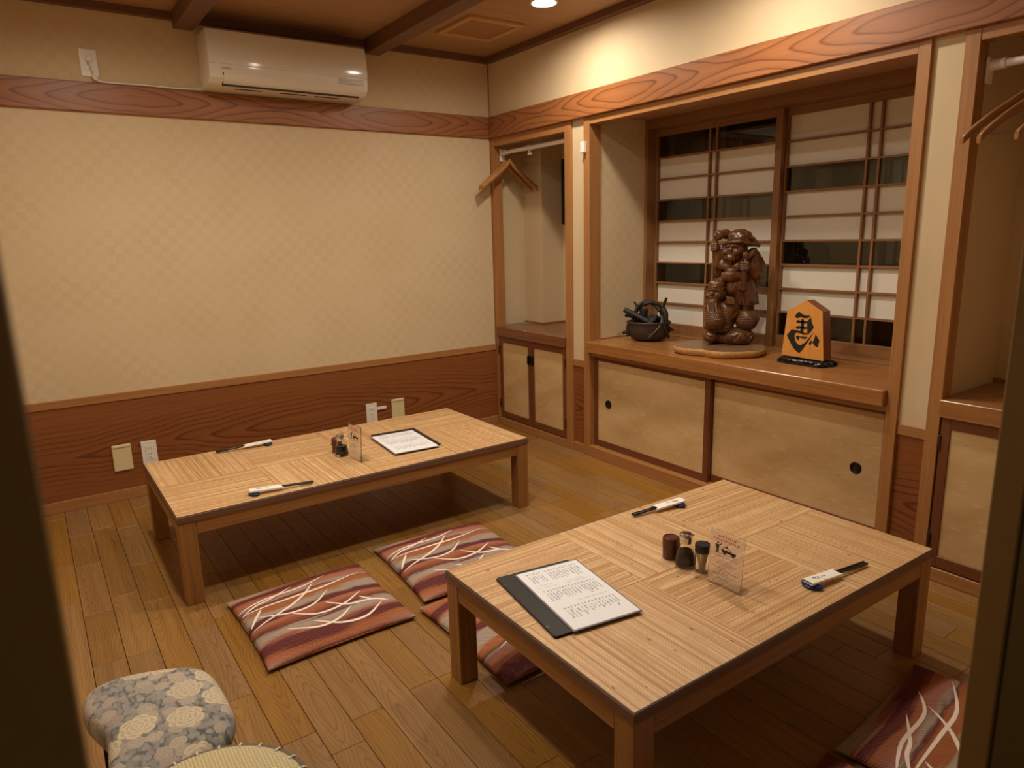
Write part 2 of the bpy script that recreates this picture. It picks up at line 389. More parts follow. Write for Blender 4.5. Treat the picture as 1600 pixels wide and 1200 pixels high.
def floral():
    t = NT('floral_tapestry'); v0 = t.obj(); x, y, z = t.sep(v0)
    p = t.comb(x, y, 0.0)
    nz = t.n('ShaderNodeTexNoise', {'Vector': p, 'Scale': 45.0, 'Detail': 4.0}).outputs[1]
    pw = t.vm('ADD', p, t.vm('MULTIPLY', t.vm('SUBTRACT', nz, (0.5, 0.5, 0.5)), (0.007, 0.007, 0)))
    def flowers(scale, petals, cut):
        vo = t.n('ShaderNodeTexVoronoi', {'Vector': pw, 'Scale': scale, 'Randomness': 0.85}, voronoi_dimensions='2D')
        d = t.vm('SUBTRACT', pw, vo.outputs['Position']); dx, dy, _ = t.sep(d)
        rr = t.mth('MULTIPLY', t.mth('SQRT', t.mth('ADD', t.mth('MULTIPLY', dx, dx), t.mth('MULTIPLY', dy, dy))), scale)
        rc = t.sep(vo.outputs['Color'])[0]
        th = t.mth('ADD', t.mth('ARCTAN2', dy, dx), t.mth('MULTIPLY', rc, 6.0))
        k0 = t.mth('FLOOR', t.mth('MULTIPLY', rr, 4.2 / cut))
        ang = t.mth('ABSOLUTE', t.mth('COSINE', t.mth('ADD', t.mth('MULTIPLY', th, petals), t.mth('MULTIPLY', k0, 1.1))))
        pr = t.mth('DIVIDE', rr, t.mth('ADD', 0.74, t.mth('MULTIPLY', t.mth('SQRT', ang), 0.26)))
        mask = t.gray(pr, [(cut - 0.015, 1), (cut, 0)])
        rid = t.mth('FRACT', t.mth('MULTIPLY', pr, 4.2 / cut))
        edge = t.gray(ang, [(0.0, 0.6), (0.18, 0.0)])
        line = t.mth('MAXIMUM', t.gray(rid, [(0.0, 1), (0.16, 0.45), (0.6, 0.0), (0.9, 0.0), (1.0, 0.6)]), edge)
        return mask, line, rc, rr
    m1, l1, c1, r1 = flowers(12.5, 3.0, 0.50)
    m2, l2, c2, r2_ = flowers(27.0, 2.5, 0.50)
    m3, l3, c3, r3_ = flowers(60.0, 2.5, 0.52)
    lv = t.n('ShaderNodeTexVoronoi', {'Vector': t.vm('MULTIPLY', pw, (1.0, 0.45, 1.0)), 'Scale': 110.0}, voronoi_dimensions='2D')
    bg = t.ramp(t.sep(lv.outputs['Color'])[0], [(0.0, lin((150, 142, 132))), (0.35, lin((126, 128, 128))), (0.6, lin((158, 156, 148))), (0.85, lin((104, 100, 100))), (1.0, lin((176, 164, 148)))])
    bg = t.mix(t.gray(lv.outputs['Distance'], [(0.4, 0), (0.65, 0.6)]), bg, lin((84, 80, 80)))
    f3 = t.mix(t.mth('MULTIPLY', l3, 0.8), t.mix(c3, lin((186, 174, 156)), lin((150, 148, 146))), lin((96, 90, 88)))
    f2 = t.mix(t.mth('MULTIPLY', l2, 0.75), t.mix(c2, lin((206, 192, 166)), lin((172, 158, 148))), lin((112, 102, 96)))
    f1 = t.mix(t.mth('MULTIPLY', l1, 0.7), t.mix(c1, lin((220, 206, 174)), lin((200, 184, 160))), lin((134, 120, 106)))
    c = t.mix(t.mth('MULTIPLY', m3, t.gray(c3, [(0.35, 0), (0.37, 1)])), bg, f3)
    c = t.mix(t.mth('MULTIPLY', m2, t.gray(c2, [(0.40, 0), (0.42, 1)])), c, f2); c = t.mix(t.mth('MULTIPLY', m1, t.gray(c1, [(0.45, 0), (0.47, 1)])), c, f1)
    t.set(Base_Color=c, Roughness=0.88); t.b.inputs['Specular IOR Level'].default_value = 0.15
    t.bump(t.noise(v0, 900, 1), 0.25, 0.0008); return t.m
M['floral'] = floral()
def woven():
    t = NT('cream_woven_seat'); v = t.obj(); x, y, z = t.sep(v)
    a = t.mth('ADD', t.mth('MULTIPLY', x, 0.8), t.mth('MULTIPLY', y, 0.6)); b = t.mth('SUBTRACT', t.mth('MULTIPLY', y, 0.8), t.mth('MULTIPLY', x, 0.6))
    k = t.mth('MULTIPLY', b, 1 / 0.0052); ki = t.mth('FLOOR', k); kf = t.mth('FRACT', k)
    off = t.mth('MULTIPLY', t.mth('MODULO', t.mth('ABSOLUTE', ki), 2.0), 0.5)
    q = t.mth('FRACT', t.mth('ADD', t.mth('MULTIPLY', a, 1 / 0.008), off))
    h = t.mth('MULTIPLY', t.mth('SINE', t.mth('MULTIPLY', kf, PI)), t.mth('SINE', t.mth('MULTIPLY', q, PI)))
    c = t.mix(t.gray(h, [(0.05, 1), (0.5, 0)]), lin((234, 220, 176)), lin((188, 164, 112)))
    t.set(Base_Color=c, Roughness=0.8); t.bump(h, 0.8, 0.003); return t.m
M['woven'] = woven()

# ------------------------------------------------------------------ room dimensions
XW = -2.76          # left wall
YS = -3.47          # entrance wall, room face
ZC = 2.31
NB, NTp = 1.842, 1.968
POSTF = 0.004

# floor: planks laid towards the far wall
fl = empty('floor'); struct(fl); 
box('subfloor', XW - 0.6, 0.10, -4.6, 0.02, -0.06, -0.008, M['gap'], fl, 0)
PW = 0.0904
x = -2.512 - PW * 3
pm = {}
cols = []
while x < 0.06:
    y = 0.0 - rng.uniform(0.05, 0.6)
    cuts = [0.004]
    while y > -3.95:
        cuts.append(y); y -= rng.choice([0.36, 0.45, 0.45, 0.60, 0.75])
    cuts.append(-4.3)
    for a, b in zip(cuts, cuts[1:]):
        L = round(a - b, 2)
        key = L
        if key not in pm:
            pm[key] = boxmesh(PW - 0.0016, a - b - 0.0012, 0.010, 0.0007, 1, M['plank'])
        link('plank', pm[key], None, fl, (x + PW / 2, (a + b) / 2, -0.005))
    x += PW

# far wall with the air conditioner
wb = struct(box('wall_back', XW - 0.1, 0.0, 0.0, 0.1, 0.0, ZC + 0.02, M['wall'], None, 0))
struct(box('baseboard_back', XW, 0.0, -0.010, 0.0, 0.0, 0.056, M['post_xz'], None))
struct(box('trim_1', XW, 0.0, -0.006, 0.0, 0.056, 0.506, M['wain_xz'], None, 0.0005))
struct(box('trim_2', XW, 0.0, -0.012, 0.0, 0.506, 0.544, M['post_xz'], None))
struct(box('trim_3', XW, -0.012, -0.016, 0.0, NB, NTp, M['nag_xz'], None, 0.003))
# left and entrance walls (behind and beside the camera)
struct(box('wall_left', XW - 0.1, XW, -3.6, 0.0, 0.0, ZC + 0.02, M['wall'], None, 0))
struct(box('baseboard_left', XW, XW + 0.01, YS, -0.010, 0.0, 0.056, M['post_yz'], None))
struct(box('wall_front', XW, -2.62, YS - 0.03, YS, 0.0, ZC + 0.02, M['wall'], None, 0))
struct(box('wall_front', -0.80, 0.70, YS - 0.03, YS, 0.0, ZC + 0.02, M['wall'], None, 0))
struct(box('wall_front', -2.62, -0.80, YS - 0.03, YS, 1.86, ZC + 0.02, M['wall'], None, 0))
struct(box('trim_4', -2.62, -0.80, YS - 0.13, YS + 0.01, 1.80, 1.86, M['door'], None))
# sliding leaves of the entrance
d1 = struct(box('door_1', -1.592, -0.72, -3.537, -3.503, 0.004, 1.80, M['door'], None, 0.002))
box('edge_bead', -1.590, -1.586, -3.5395, -3.537, 0.02, 1.79, M['gap'], d1, 0)
d2 = struct(box('door_2', -3.40, -2.528, -3.60, -3.565, 0.004, 1.80, M['door'], None, 0.002))

# ceiling: boards between dark beams
ce = empty('ceiling', (0, 0, ZC)); struct(ce)
box('backing_board', XW, 0.02, YS, 0.0, ZC + 0.006, ZC + 0.03, M['gap'], ce, 0)
gy = [0.0, -0.335] + [-0.335 - 0.466 * i for i in range(1, 7)] + [YS]
bx = [XW, -1.74, -0.78, 0.0]
for i in range(3):
    for a, b in zip(gy, gy[1:]):
        box('ceiling_panel', bx[i] + 0.002, bx[i + 1] - 0.002, b + 0.002, a - 0.002, ZC, ZC + 0.006, M['ceil'], ce, 0.001)
for xx in (-1.735, -0.775):
    struct(box('beam', xx - 0.045, xx + 0.045, YS, -0.03, 2.236, ZC + 0.004, M['beam'], None, 0.003))
struct(box('trim_5', XW, 0.0, -0.03, 0.0, 2.276, ZC + 0.004, M['mold'], None, 0.002))
struct(box('trim_6', -0.03, 0.01, YS, -0.03, 2.276, ZC + 0.004, M['beam'], None, 0.002))

# ------------------------------------------------------------------ alcove wall
# upper wall and long rail
struct(box('wall_right', 0.008, 0.09, YS, 0.10, NTp - 0.05, ZC + 0.02, M['wall2'], None, 0))
struct(box('trim_7', -0.014, 0.05, YS, 0.0, NB, NTp, M['nag_yz'], None, 0.003))
ntrim = [8]
def trim(*a, **k):
    o = struct(box('trim_%d' % ntrim[0], *a, **k)); ntrim[0] += 1; return o
# posts
trim(POSTF, 0.066, -0.036, 0.02, 0.0, NB, M['post_zy'])
trim(POSTF, 0.066, -0.790, -0.735, 0.0, NB, M['post_zy'])
trim(POSTF, 0.086, -0.940, -0.895, 0.0, NB, M['post_zy'])
trim(POSTF, 0.086, -2.622, -2.580, 0.0, NB, M['post_zy'])
trim(POSTF, 0.066, -2.766, -2.722, 0.0, NB, M['post_zy'])
trim(POSTF, 0.066, -3.47, -3.43, 0.0, NB, M['post_zy'])
# narrow wall strips between the posts
for ya, yb in ((-0.790, -0.895), (-2.622, -2.722)):
    struct(box('wall_strip', 0.018, 0.08, yb, ya, 0.544, NB + 0.01, M['wall2'], None, 0))
    trim(0.012, 0.07, yb, ya, 0.506, 0.546, M['post_yz'])
    trim(0.020, 0.07, yb, ya, 0.05, 0.506, M['wain_yz'], bev=0.0005)
    trim(0.010, 0.07, yb, ya, 0.0, 0.052, M['post_yz'])
# lintels
trim(POSTF + 0.002, 0.06, -0.735, -0.036, 1.793, NB, M['post_yz'])
trim(POSTF + 0.002, 0.09, -2.580, -0.940, 1.804, NB, M['post_yz'])
trim(POSTF + 0.002, 0.06, -3.43, -2.766, 1.803, NB, M['post_yz'])

# left closet niche
struct(box('wall_niche', 0.066, 0.30, 0.050, 0.09, 0.66, 1.90, M['wall2'], None, 0))
struct(box('wall_niche', 0.295, 0.56, -0.145, 0.09, 0.66, 1.90, M['wall2'], None, 0))
struct(box('wall_niche', 0.47, 0.56, -0.77, -0.145, 0.66, 1.90, M['wall2'], None, 0))
struct(box('wall_niche', 0.066, 0.47, -0.785, -0.757, 0.66, 1.90, M['wall2'], None, 0))
struct(box('ceiling_niche', 0.05, 0.56, -0.79, 0.09, 1.86, 1.89, M['ceil'], None, 0))
trim(0.283, 0.297, -0.158, 0.050, 0.664, 0.674, M['post_yz'])
trim(0.297, 0.47, -0.158, -0.146, 0.664, 0.674, M['post_xz'])
trim(0.460, 0.47, -0.757, -0.158, 0.664, 0.674, M['post_yz'])
# right closet niche
struct(box('wall_niche', 0.066, 0.47, -2.745, -2.717, 0.60, 1.90, M['wall2'], None, 0))
struct(box('wall_niche', 0.47, 0.56, -3.50, -2.72, 0.60, 1.90, M['wall2'], None, 0))
struct(box('ceiling_niche', 0.05, 0.56, -3.47, -2.72, 1.86, 1.89, M['ceil'], None, 0))
trim(0.460, 0.47, -3.46, -2.745, 0.664, 0.674, M['post_yz'])
# alcove box
struct(box('wall_alcove', 0.086, 0.46, -0.935, -0.905, 0.60, 1.90, M['wall'], None, 0))
struct(box('wall_alcove', 0.086, 0.46, -2.615, -2.585, 0.60, 1.90, M['wall'], None, 0))
struct(box('ceiling_alcove', 0.085, 0.60, -2.62, -0.90, 1.850, 1.88, M['ceil'], None, 0))
trim(0.088, 0.42, -0.942, -0.935, 0.666, 0.674, M['post_xz'])

# closet cabinets under the niches
def cabinet(name, y0, y1, label, doors):
    t = empty(name, (0.0, (y0 + y1) / 2, 0.0)); tag(t, label, 'cabinet')
    box('top_board', -0.012, 0.47, y1, y0, 0.604, 0.664, M['shelf_dark'] if y0 > -1 else M['shelf'], t, 0.002)
    box('body', 0.03, 0.46, y1, y0, 0.052, 0.604, M['frame_y'], t, 0)
    box('plinth', 0.002, 0.06, y1, y0, 0.0, 0.050, M['post_yz'], t, 0.002)
    for (da, db, hs) in doors:
        d = empty('door', (0.0, 0, 0)); d.parent = t
        def bb(n, x0_, x1_, ya, yb, za, zb, m, bev=0.001):
            return link(n, boxmesh(x1_ - x0_, abs(yb - ya), zb - za, bev, 1, m), None, d, ((x0_ + x1_) / 2, (ya + yb) / 2 - t.location.y, (za + zb) / 2))
        fr = 0.030
        bb('stile', 0.006, 0.029, da, da - fr, 0.055, 0.600, M['frame_z']); bb('stile', 0.006, 0.029, db + fr, db, 0.055, 0.600, M['frame_z'])
        bb('rail', 0.006, 0.029, da - fr, db + fr, 0.563, 0.600, M['frame_y']); bb('rail', 0.006, 0.029, da - fr, db + fr, 0.055, 0.096, M['frame_y'])
        bb('panel', 0.012, 0.025, da - fr, db + fr, 0.096, 0.563, M['fusuma'], 0)
        hy = da if hs < 0 else db
        for hz in (0.15, 0.51):
            bb('hinge', 0.0, 0.008, hy + 0.004, hy - 0.004, hz - 0.028, hz + 0.028, M['hinge'])
        ky = (db + 0.016) if hs < 0 else (da - 0.016)
        bb('handle_plate', 0.002, 0.006, ky + 0.014, ky - 0.014, 0.452, 0.512, M['pull'])
        bb('handle', -0.008, 0.002, ky + 0.006, ky - 0.006, 0.458, 0.506, M['pull'])
    return t
cabinet('closet_cabinet', -0.036, -0.735, 'two-door wooden closet cabinet with cream panels below the left hanging niche', [(-0.042, -0.386, -1), (-0.388, -0.731, 1)])
cabinet('closet_cabinet', -2.766, -3.43, 'wooden closet cabinet with mottled cream panel in right niche, beside entrance door', [(-2.772, -3.096, -1), (-3.098, -3.425, 1)])

# alcove shelf board
sh = tag(box('alcove_shelf', -0.022, 0.44, -2.580, -0.940, 0.605, 0.666, M['shelf'], None, 0.003), 'long polished wooden shelf board across the alcove, above the sliding doors', 'shelf')
trim(0.44, 0.58, -2.58, -0.94, 0.60, 0.676, M['shoji_y'])
# threshold and cupboard behind sliding doors
trim(0.0, 0.12, -2.580, -0.940, 0.0, 0.062, M['post_yz'])
trim(0.012, 0.12, -2.580, -0.940, 0.580, 0.605, M['post_yz'])
struct(box('wall_alcove', 0.12, 0.14, -2.58, -0.94, 0.0, 0.60, M['fusuma'], None, 0))
def fusuma(name, y0, y1, xf, pull_y):
    d = empty(name, (xf, (y0 + y1) / 2, 0.0)); struct(d)
    fr = 0.032
    box('stile', xf, xf + 0.022, y0, y0 - fr, 0.062, 0.580, M['frame_z'], d, 0.001); box('stile', xf, xf + 0.022, y1 + fr, y1, 0.062, 0.580, M['frame_z'], d, 0.001)
    box('rail', xf, xf + 0.022, y0 - fr, y1 + fr, 0.555, 0.580, M['frame_y'], d, 0.001); box('rail', xf, xf + 0.022, y0 - fr, y1 + fr, 0.062, 0.100, M['frame_y'], d, 0.001)
    box('panel', xf + 0.004, xf + 0.018, y0 - fr, y1 + fr, 0.100, 0.555, M['fusuma'], d, 0)
    prof = [(0.0, 0.0006), (0.0155, 0.0006), (0.0180, 0.0034), (0.0225, 0.0040), (0.0245, 0.0)]
    pl = link('round_pull', lathe(prof, 28), M['pull'], d, (0.0042, pull_y - d.location.y, 0.318), (0, -PI / 2, 0))
    link('pull_cup', lathe([(0.0, 0.0012), (0.010, 0.0012), (0.0115, 0.0007)], 24), M['pull_in'], pl)
    return d
fusuma('door_3', -0.940, -1.752, 0.040, -1.055)
fusuma('door_4', -1.722, -2.580, 0.066, -2.452)

# shoji windows with paper and clear strips
trim(0.42, 0.58, -0.955, -0.905, 0.666, 1.85, M['shoji_z'])
trim(0.42, 0.58, -2.615, -2.575, 0.666, 1.85, M['shoji_z'])
trim(0.42, 0.58, -2.575, -0.955, 1.800, 1.85, M['shoji_y'])
def shoji(name, y0, y1, xf, pattern, vb):
    w_ = empty(name, (xf, (y0 + y1) / 2, 0.0)); struct(w_)
    zt, zb = 1.764, 0.732; st = 0.036; T = 0.028
    box('stile', xf, xf + T, y0, y0 - st, 0.676, 1.800, M['shoji_z'], w_, 0.001); box('stile', xf, xf + T, y1 + st, y1, 0.676, 1.800, M['shoji_z'], w_, 0.001)
    box('rail', xf, xf + T, y0 - st, y1 + st, zt, 1.800, M['shoji_y'], w_, 0.001); box('rail', xf, xf + T, y0 - st, y1 + st, 0.676, zb, M['shoji_y'], w_, 0.001)
    ya, yb = y0 - st, y1 + st; h = (zt - zb) / 9
    for i in range(1, 9):
        box('crossbar', xf + 0.004, xf + 0.022, ya, yb, zb + h * i - 0.0045, zb + h * i + 0.0045, M['shoji_y'], w_, 0.0006)
    vs = [ya] + [ya + (yb - ya) * q for q in vb] + [yb]
    for v in vs[1:-1]:
        box('upright_bar', xf + 0.002, xf + 0.020, v - 0.005, v + 0.005, zb, zt, M['shoji_z'], w_, 0.0006)
    for i in range(9):
        kind = pattern[8 - i]
        for a, b in zip(vs, vs[1:]):
            if kind == 'W': box('paper_pane', xf + 0.0225, xf + 0.0235, b, a, zb + h * i, zb + h * (i + 1), M['shoji_paper'], w_, 0)
            else: box('glass_pane', xf + 0.012, xf + 0.015, b + 0.001, a - 0.001, zb + h * i + 0.001, zb + h * (i + 1) - 0.001, M['pane'], w_, 0)
    return w_
shoji('window_1', -0.930, -1.752, 0.490, 'BWWBWWBWW', (0.478, 0.538))
shoji('window_2', -1.722, -2.580, 0.524, 'WWBWWBWWB', (0.492, 0.560))
# outer sash beyond the paper screens
wo = empty('window_3', (0.64, -1.76, 0.0)); struct(wo)
for yy in (-0.93, -1.30, -1.74, -2.16, -2.57): box('sash_stile', 0.625, 0.655, yy - 0.02, yy + 0.02, 0.60, 1.90, M['alum'], wo, 0.002)
for zz in (0.62, 1.86): box('sash_rail', 0.625, 0.655, -2.59, -0.91, zz - 0.02, zz + 0.02, M['alum'], wo, 0.002)
box('sash_glass', 0.638, 0.642, -2.57, -0.93, 0.63, 1.85, M['pane'], wo, 0)
struct(box('night_enclosure', 1.25, 1.30, -3.0, 0.0, 0.2, 2.3, M['night'], None, 0))  # added dark backing behind the panes, in place of open night
for a in ((0.66, 1.25, -3.0, -2.95, 0.2, 2.3), (0.66, 1.25, -0.55, -0.5, 0.2, 2.3), (0.60, 1.25, -2.95, -0.55, 0.45, 0.5), (0.60, 1.25, -2.95, -0.55, 1.95, 2.0)): struct(box('night_enclosure', *a, M['night'], None, 0))  # added unseen sides, top and bottom that block world light from the sash

# ------------------------------------------------------------------ ceiling fittings
def emis(name, col, s):
    t = NT(name); t.set(Base_Color=(0.8, 0.8, 0.8, 1)); t.b.inputs['Emission Color'].default_value = (*col, 1); t.b.inputs['Emission Strength'].default_value = s; return t.m
M['lens'] = emis('lamp_lens', LAMP_COL, LAMP_POWER)
M['ring'] = plain('lamp_ring', (230, 222, 208), 0.4)
ring_me = lathe([(0.064, 0.0), (0.066, -0.017), (0.064, -0.020), (0.058, -0.020), (0.0535, -0.018), (0.0500, -0.004), (0.0500, 0.0)], 40); ring_me.materials.append(M['ring'])
lens_me = lathe([(0.0495, -0.002), (0.047, -0.006), (0.038, -0.0105), (0.022, -0.0135), (0.0, -0.0145)], 32); lens_me.materials.append(M['lens'])
lab = ['round glowing ceiling downlight between the vent and the alcove wall', None, None, None, None]
for i, (lx, ly) in enumerate(LAMPS):
    t = empty('ceiling_downlight', (lx, ly, ZC)); tag(t, lab[i] or 'round ceiling downlight above the %s' % ['', 'near table, beside the alcove wall', 'gap between the two tables, in the middle bay', 'left end of the far table', 'stools beside the entrance'][i], 'lamp', 'ceiling downlights')
    link('trim_ring', ring_me, None, t); link('lens', lens_me, None, t)
vt = empty('ceiling_vent', (-0.385, -0.53, ZC)); tag(vt, 'square ceiling vent cover with pale frame above the corner closet', 'vent')
for a, b, c, d in ((-0.167, -0.135, -0.167, 0.167), (0.135, 0.167, -0.167, 0.167), (-0.135, 0.135, -0.167, -0.135), (-0.135, 0.135, 0.135, 0.167)):
    link('frame_bar', boxmesh(b - a, d - c, 0.014, 0.002, 1, M['vent']), None, vt, ((a + b) / 2, (c + d) / 2, -0.007))
link('cover_panel', boxmesh(0.264, 0.264, 0.008, 0.002, 1, M['vent2']), None, vt, (0, 0, -0.004))

# ------------------------------------------------------------------ air conditioner
ac = empty('air_conditioner', (-1.285, 0.0, 1.975)); tag(ac, 'white wall-mounted air conditioner above the wooden rail', 'air conditioner')
def extr(prof, x0, x1, bev=0.0):
    """profile in (y,z) extruded along x"""
    bm = bmesh.new(); a = [bm.verts.new((x0, y, z)) for y, z in prof]; b = [bm.verts.new((x1, y, z)) for y, z in prof]; n = len(prof)
    f1 = bm.faces.new(a); f2 = bm.faces.new(b[::-1])
    for i in range(n): bm.faces.new((a[i], b[i], b[(i + 1) % n], a[(i + 1) % n]))
    bmesh.ops.recalc_face_normals(bm, faces=bm.faces)
    if bev: bmesh.ops.bevel(bm, geom=list(f1.edges) + list(f2.edges), offset=bev, segments=3, profile=0.5, affect='EDGES')
    return sharp(mesh_of(bm, True), 30)
body = [(0, 0.0), (0, 0.247), (-0.185, 0.247), (-0.196, 0.243), (-0.202, 0.232), (-0.214, 0.10), (-0.214, 0.060), (-0.205, 0.030), (-0.185, 0.012), (-0.15, 0.002), (-0.05, -0.004)]
link('housing', extr(body, -0.392, 0.392, 0.006), M['ac'], ac)
pan = [(-0.190, 0.246)] + [(-0.2065 - 0.0135 * math.sin(i / 10 * PI * 0.62), 0.238 - 0.148 * i / 10) for i in range(11)] + [(-0.205, 0.086), (-0.19, 0.10)]
link('front_panel', extr(pan, -0.390, 0.390, 0.003), M['ac'], ac)
lou = [(-0.2165, 0.050), (-0.212, 0.034), (-0.198, 0.016), (-0.180, 0.005), (-0.176, 0.009), (-0.194, 0.021), (-0.207, 0.038), (-0.212, 0.051)]
link('air_flap', extr(lou, -0.33, 0.345, 0.0), M['ac'], ac)
slt = [(-0.2150, 0.0535), (-0.2165, 0.0500), (-0.213, 0.0498), (-0.212, 0.0535)]
link('outlet_gap', extr([(-0.186, 0.0045), (-0.174, -0.0005), (-0.172, 0.003), (-0.182, 0.008)], -0.335, 0.35), M['ac_dark'], ac)
link('outlet_gap', extr([(-0.2165, 0.0510), (-0.180, 0.0045), (-0.177, 0.006), (-0.213, 0.053)], -0.3345, -0.3305), M['ac_dark'], ac)
link('display_window', boxmesh(0.135, 0.004, 0.026, 0.0015, 1, M['ac_grey']), None, ac, (0.300, -0.2155, 0.069))
for xo in (-0.20, 0.02, 0.2): link('underside_slot', boxmesh(0.13, 0.02, 0.002, 0.0005, 1, M['ac_dark']), None, ac, (xo, -0.12, 0.0002), (R(3), 0, 0))
def textmesh(s, size):
    cu = bpy.data.curves.new('t', 'FONT'); cu.body = s; cu.size = size; cu.align_x = 'CENTER'; cu.extrude = 0.0002
    o = bpy.data.objects.new('t', cu); COL.objects.link(o)
    dg = bpy.context.evaluated_depsgraph_get(); dg.update(); me = bpy.data.meshes.new_from_object(o.evaluated_get(dg))
    bpy.data.objects.remove(o); return me
lg = link('maker_mark', textmesh('TOSHIBA', 0.0115), M['ink_grey'], ac, (-0.318, -0.2152, 0.067), (PI / 2, 0, 0))

# outlets, cover plates, cord
def outlet(name, x, z, h, label, cat='outlet'):
    t = empty(name, (x, -0.006 if z < 0.6 else 0.0, z)); tag(t, label, cat)
    link('plate', boxmesh(0.070, 0.007, h, 0.0025, 2, M['plate_w']), None, t, (0, -0.0035, 0))
    ins = link('insert', boxmesh(0.036, 0.003, h * 0.62, 0.001, 1, M['plate_w']), None, t, (0, -0.0078, 0))
    for zz in (0.022, -0.008):
        for xx in (-0.0065, 0.0065): link('slot', boxmesh(0.0022, 0.001, 0.0075, 0, 1, M['holes']), None, ins, (xx, -0.0014, zz))
    link('slot', boxmesh(0.010, 0.001, 0.002, 0, 1, M['holes']), None, ins, (0, -0.0014, -0.026))
    return t
outlet('wall_outlet', -2.117, 0.223, 0.120, 'white double outlet on the wainscot behind the left end of far table')
outlet('wall_outlet', -0.911, 0.223, 0.120, 'white double outlet on the wainscot behind the far menu')
outlet('wall_outlet', -2.142, 2.052, 0.118, 'white high outlet on the upper wall left of the air conditioner')
def cover(x, label):
    t = empty('cover_plate', (x, -0.006, 0.22)); tag(t, label, 'wall plate')
    link('lid', boxmesh(0.084, 0.010, 0.132, 0.003, 2, M['plate_c']), None, t, (0, -0.005, 0)); link('lip', boxmesh(0.078, 0.005, 0.012, 0.002, 1, M['plate_c']), None, t, (0, -0.0115, 0.058))
cover(-2.238, 'cream square cover plate low on the wainscot at far left'); cover(-0.738, 'cream square cover plate above far table, right of the outlet')
tag(box('cable_raceway', -0.875, -0.815, -0.016, -0.006, 0.236, 0.254, M['plate_w'], None, 0.002), 'short white cable cover joining an outlet toward a cream plate', 'cable cover')
# plug and cord of the air conditioner
cd = empty('power_cord', (-2.142, -0.008, 2.05)); tag(cd, 'white plug and cord running from high outlet to the air conditioner', 'cord')
link('plug', boxmesh(0.024, 0.026, 0.020, 0.004, 2, M['white']), None, cd, (0, -0.016, 0.014))
link('cable', tubemesh(crom([(0, -0.030, 0.012), (0.006, -0.030, -0.03), (0.018, -0.022, -0.058), (0.03, -0.012, -0.074), (0.10, -0.008, -0.076), (0.22, -0.007, -0.074), (0.36, -0.008, -0.075), (0.472, -0.01, -0.07)], 6), 0.0035, 8), M['white'], cd)
link('cable_bundle', tubemesh([(0.004, -0.022, -0.052), (0.012, -0.02, -0.066), (0.022, -0.018, -0.070)], 0.006, 8), M['white'], cd)
# small white contact on the alcove post
cs = empty('post_sensor', (POSTF, -0.906, 1.693)); tag(cs, 'small white plastic clip box on the alcove left post', 'sensor')
link('case', boxmesh(0.020, 0.030, 0.056, 0.003, 2, M['white']), None, cs, (-0.010, 0, 0)); link('button', boxmesh(0.006, 0.012, 0.012, 0.002, 1, M['white']), None, cs, (-0.012, 0.019, -0.018))
# dark panel in the niche
bp_ = empty('wall_panel_box', (0.45, -0.312, 1.515)); tag(bp_, 'flat black box on back wall of left niche, mostly hidden by the post', 'wall box')
link('case', boxmesh(0.04, 0.27, 0.41, 0.006, 2, M['black']), None, bp_); link('front_grille', boxmesh(0.006, 0.25, 0.39, 0.002, 1, M['leather']), None, bp_, (-0.021, 0, 0))

# ------------------------------------------------------------------ hanging rods and hangers
def rod(y0, y1, x, z, label):
    t = empty('hanging_rod', (x, y0, z)); tag(t, label, 'rod', 'closet hanging rods'); L = y1 - y0
    link('pipe', tubemesh([(0, -0.02, 0), (0, L + 0.02, 0)], 0.0125, 20), M['white'], t)
    for s, yy in ((1, 0.0), (-1, L)):
        link('bracket', boxmesh(0.040, 0.010, 0.078, 0.004, 2, M['white']), None, t, (0, yy - s * 0.005, -0.014))
        link('socket', tubemesh([(0, yy - s * 0.008, 0), (0, yy - s * 0.052, 0)], 0.0165, 20), M['white'], t)
    return t
r1 = rod(-0.037, -0.734, 0.068, 1.757, 'white clothes rod across the left niche with a sliding hook')
hk = link('sliding_hook', tubemesh([(0, -0.292, 0.002), (0.0, -0.294, -0.02), (0, -0.297, -0.030)], 0.005, 8), M['white'], r1)
link('hook_ring', tubemesh([(0.017 * math.cos(i / 16 * 2 * PI), -0.292, 0.017 * math.sin(i / 16 * 2 * PI)) for i in range(16)], 0.004, 6, True), M['white'], hk)
for s in (-1, 1): link('hook_ball', lathe([(0, -0.008), (0.006, -0.006), (0.008, 0), (0.006, 0.006), (0, 0.008)], 12), M['white'], hk, (0, -0.297 + s * 0.011, -0.034))
r3 = rod(-2.767, -3.429, 0.070, 1.736, 'white clothes rod across the right niche holding three hangers')
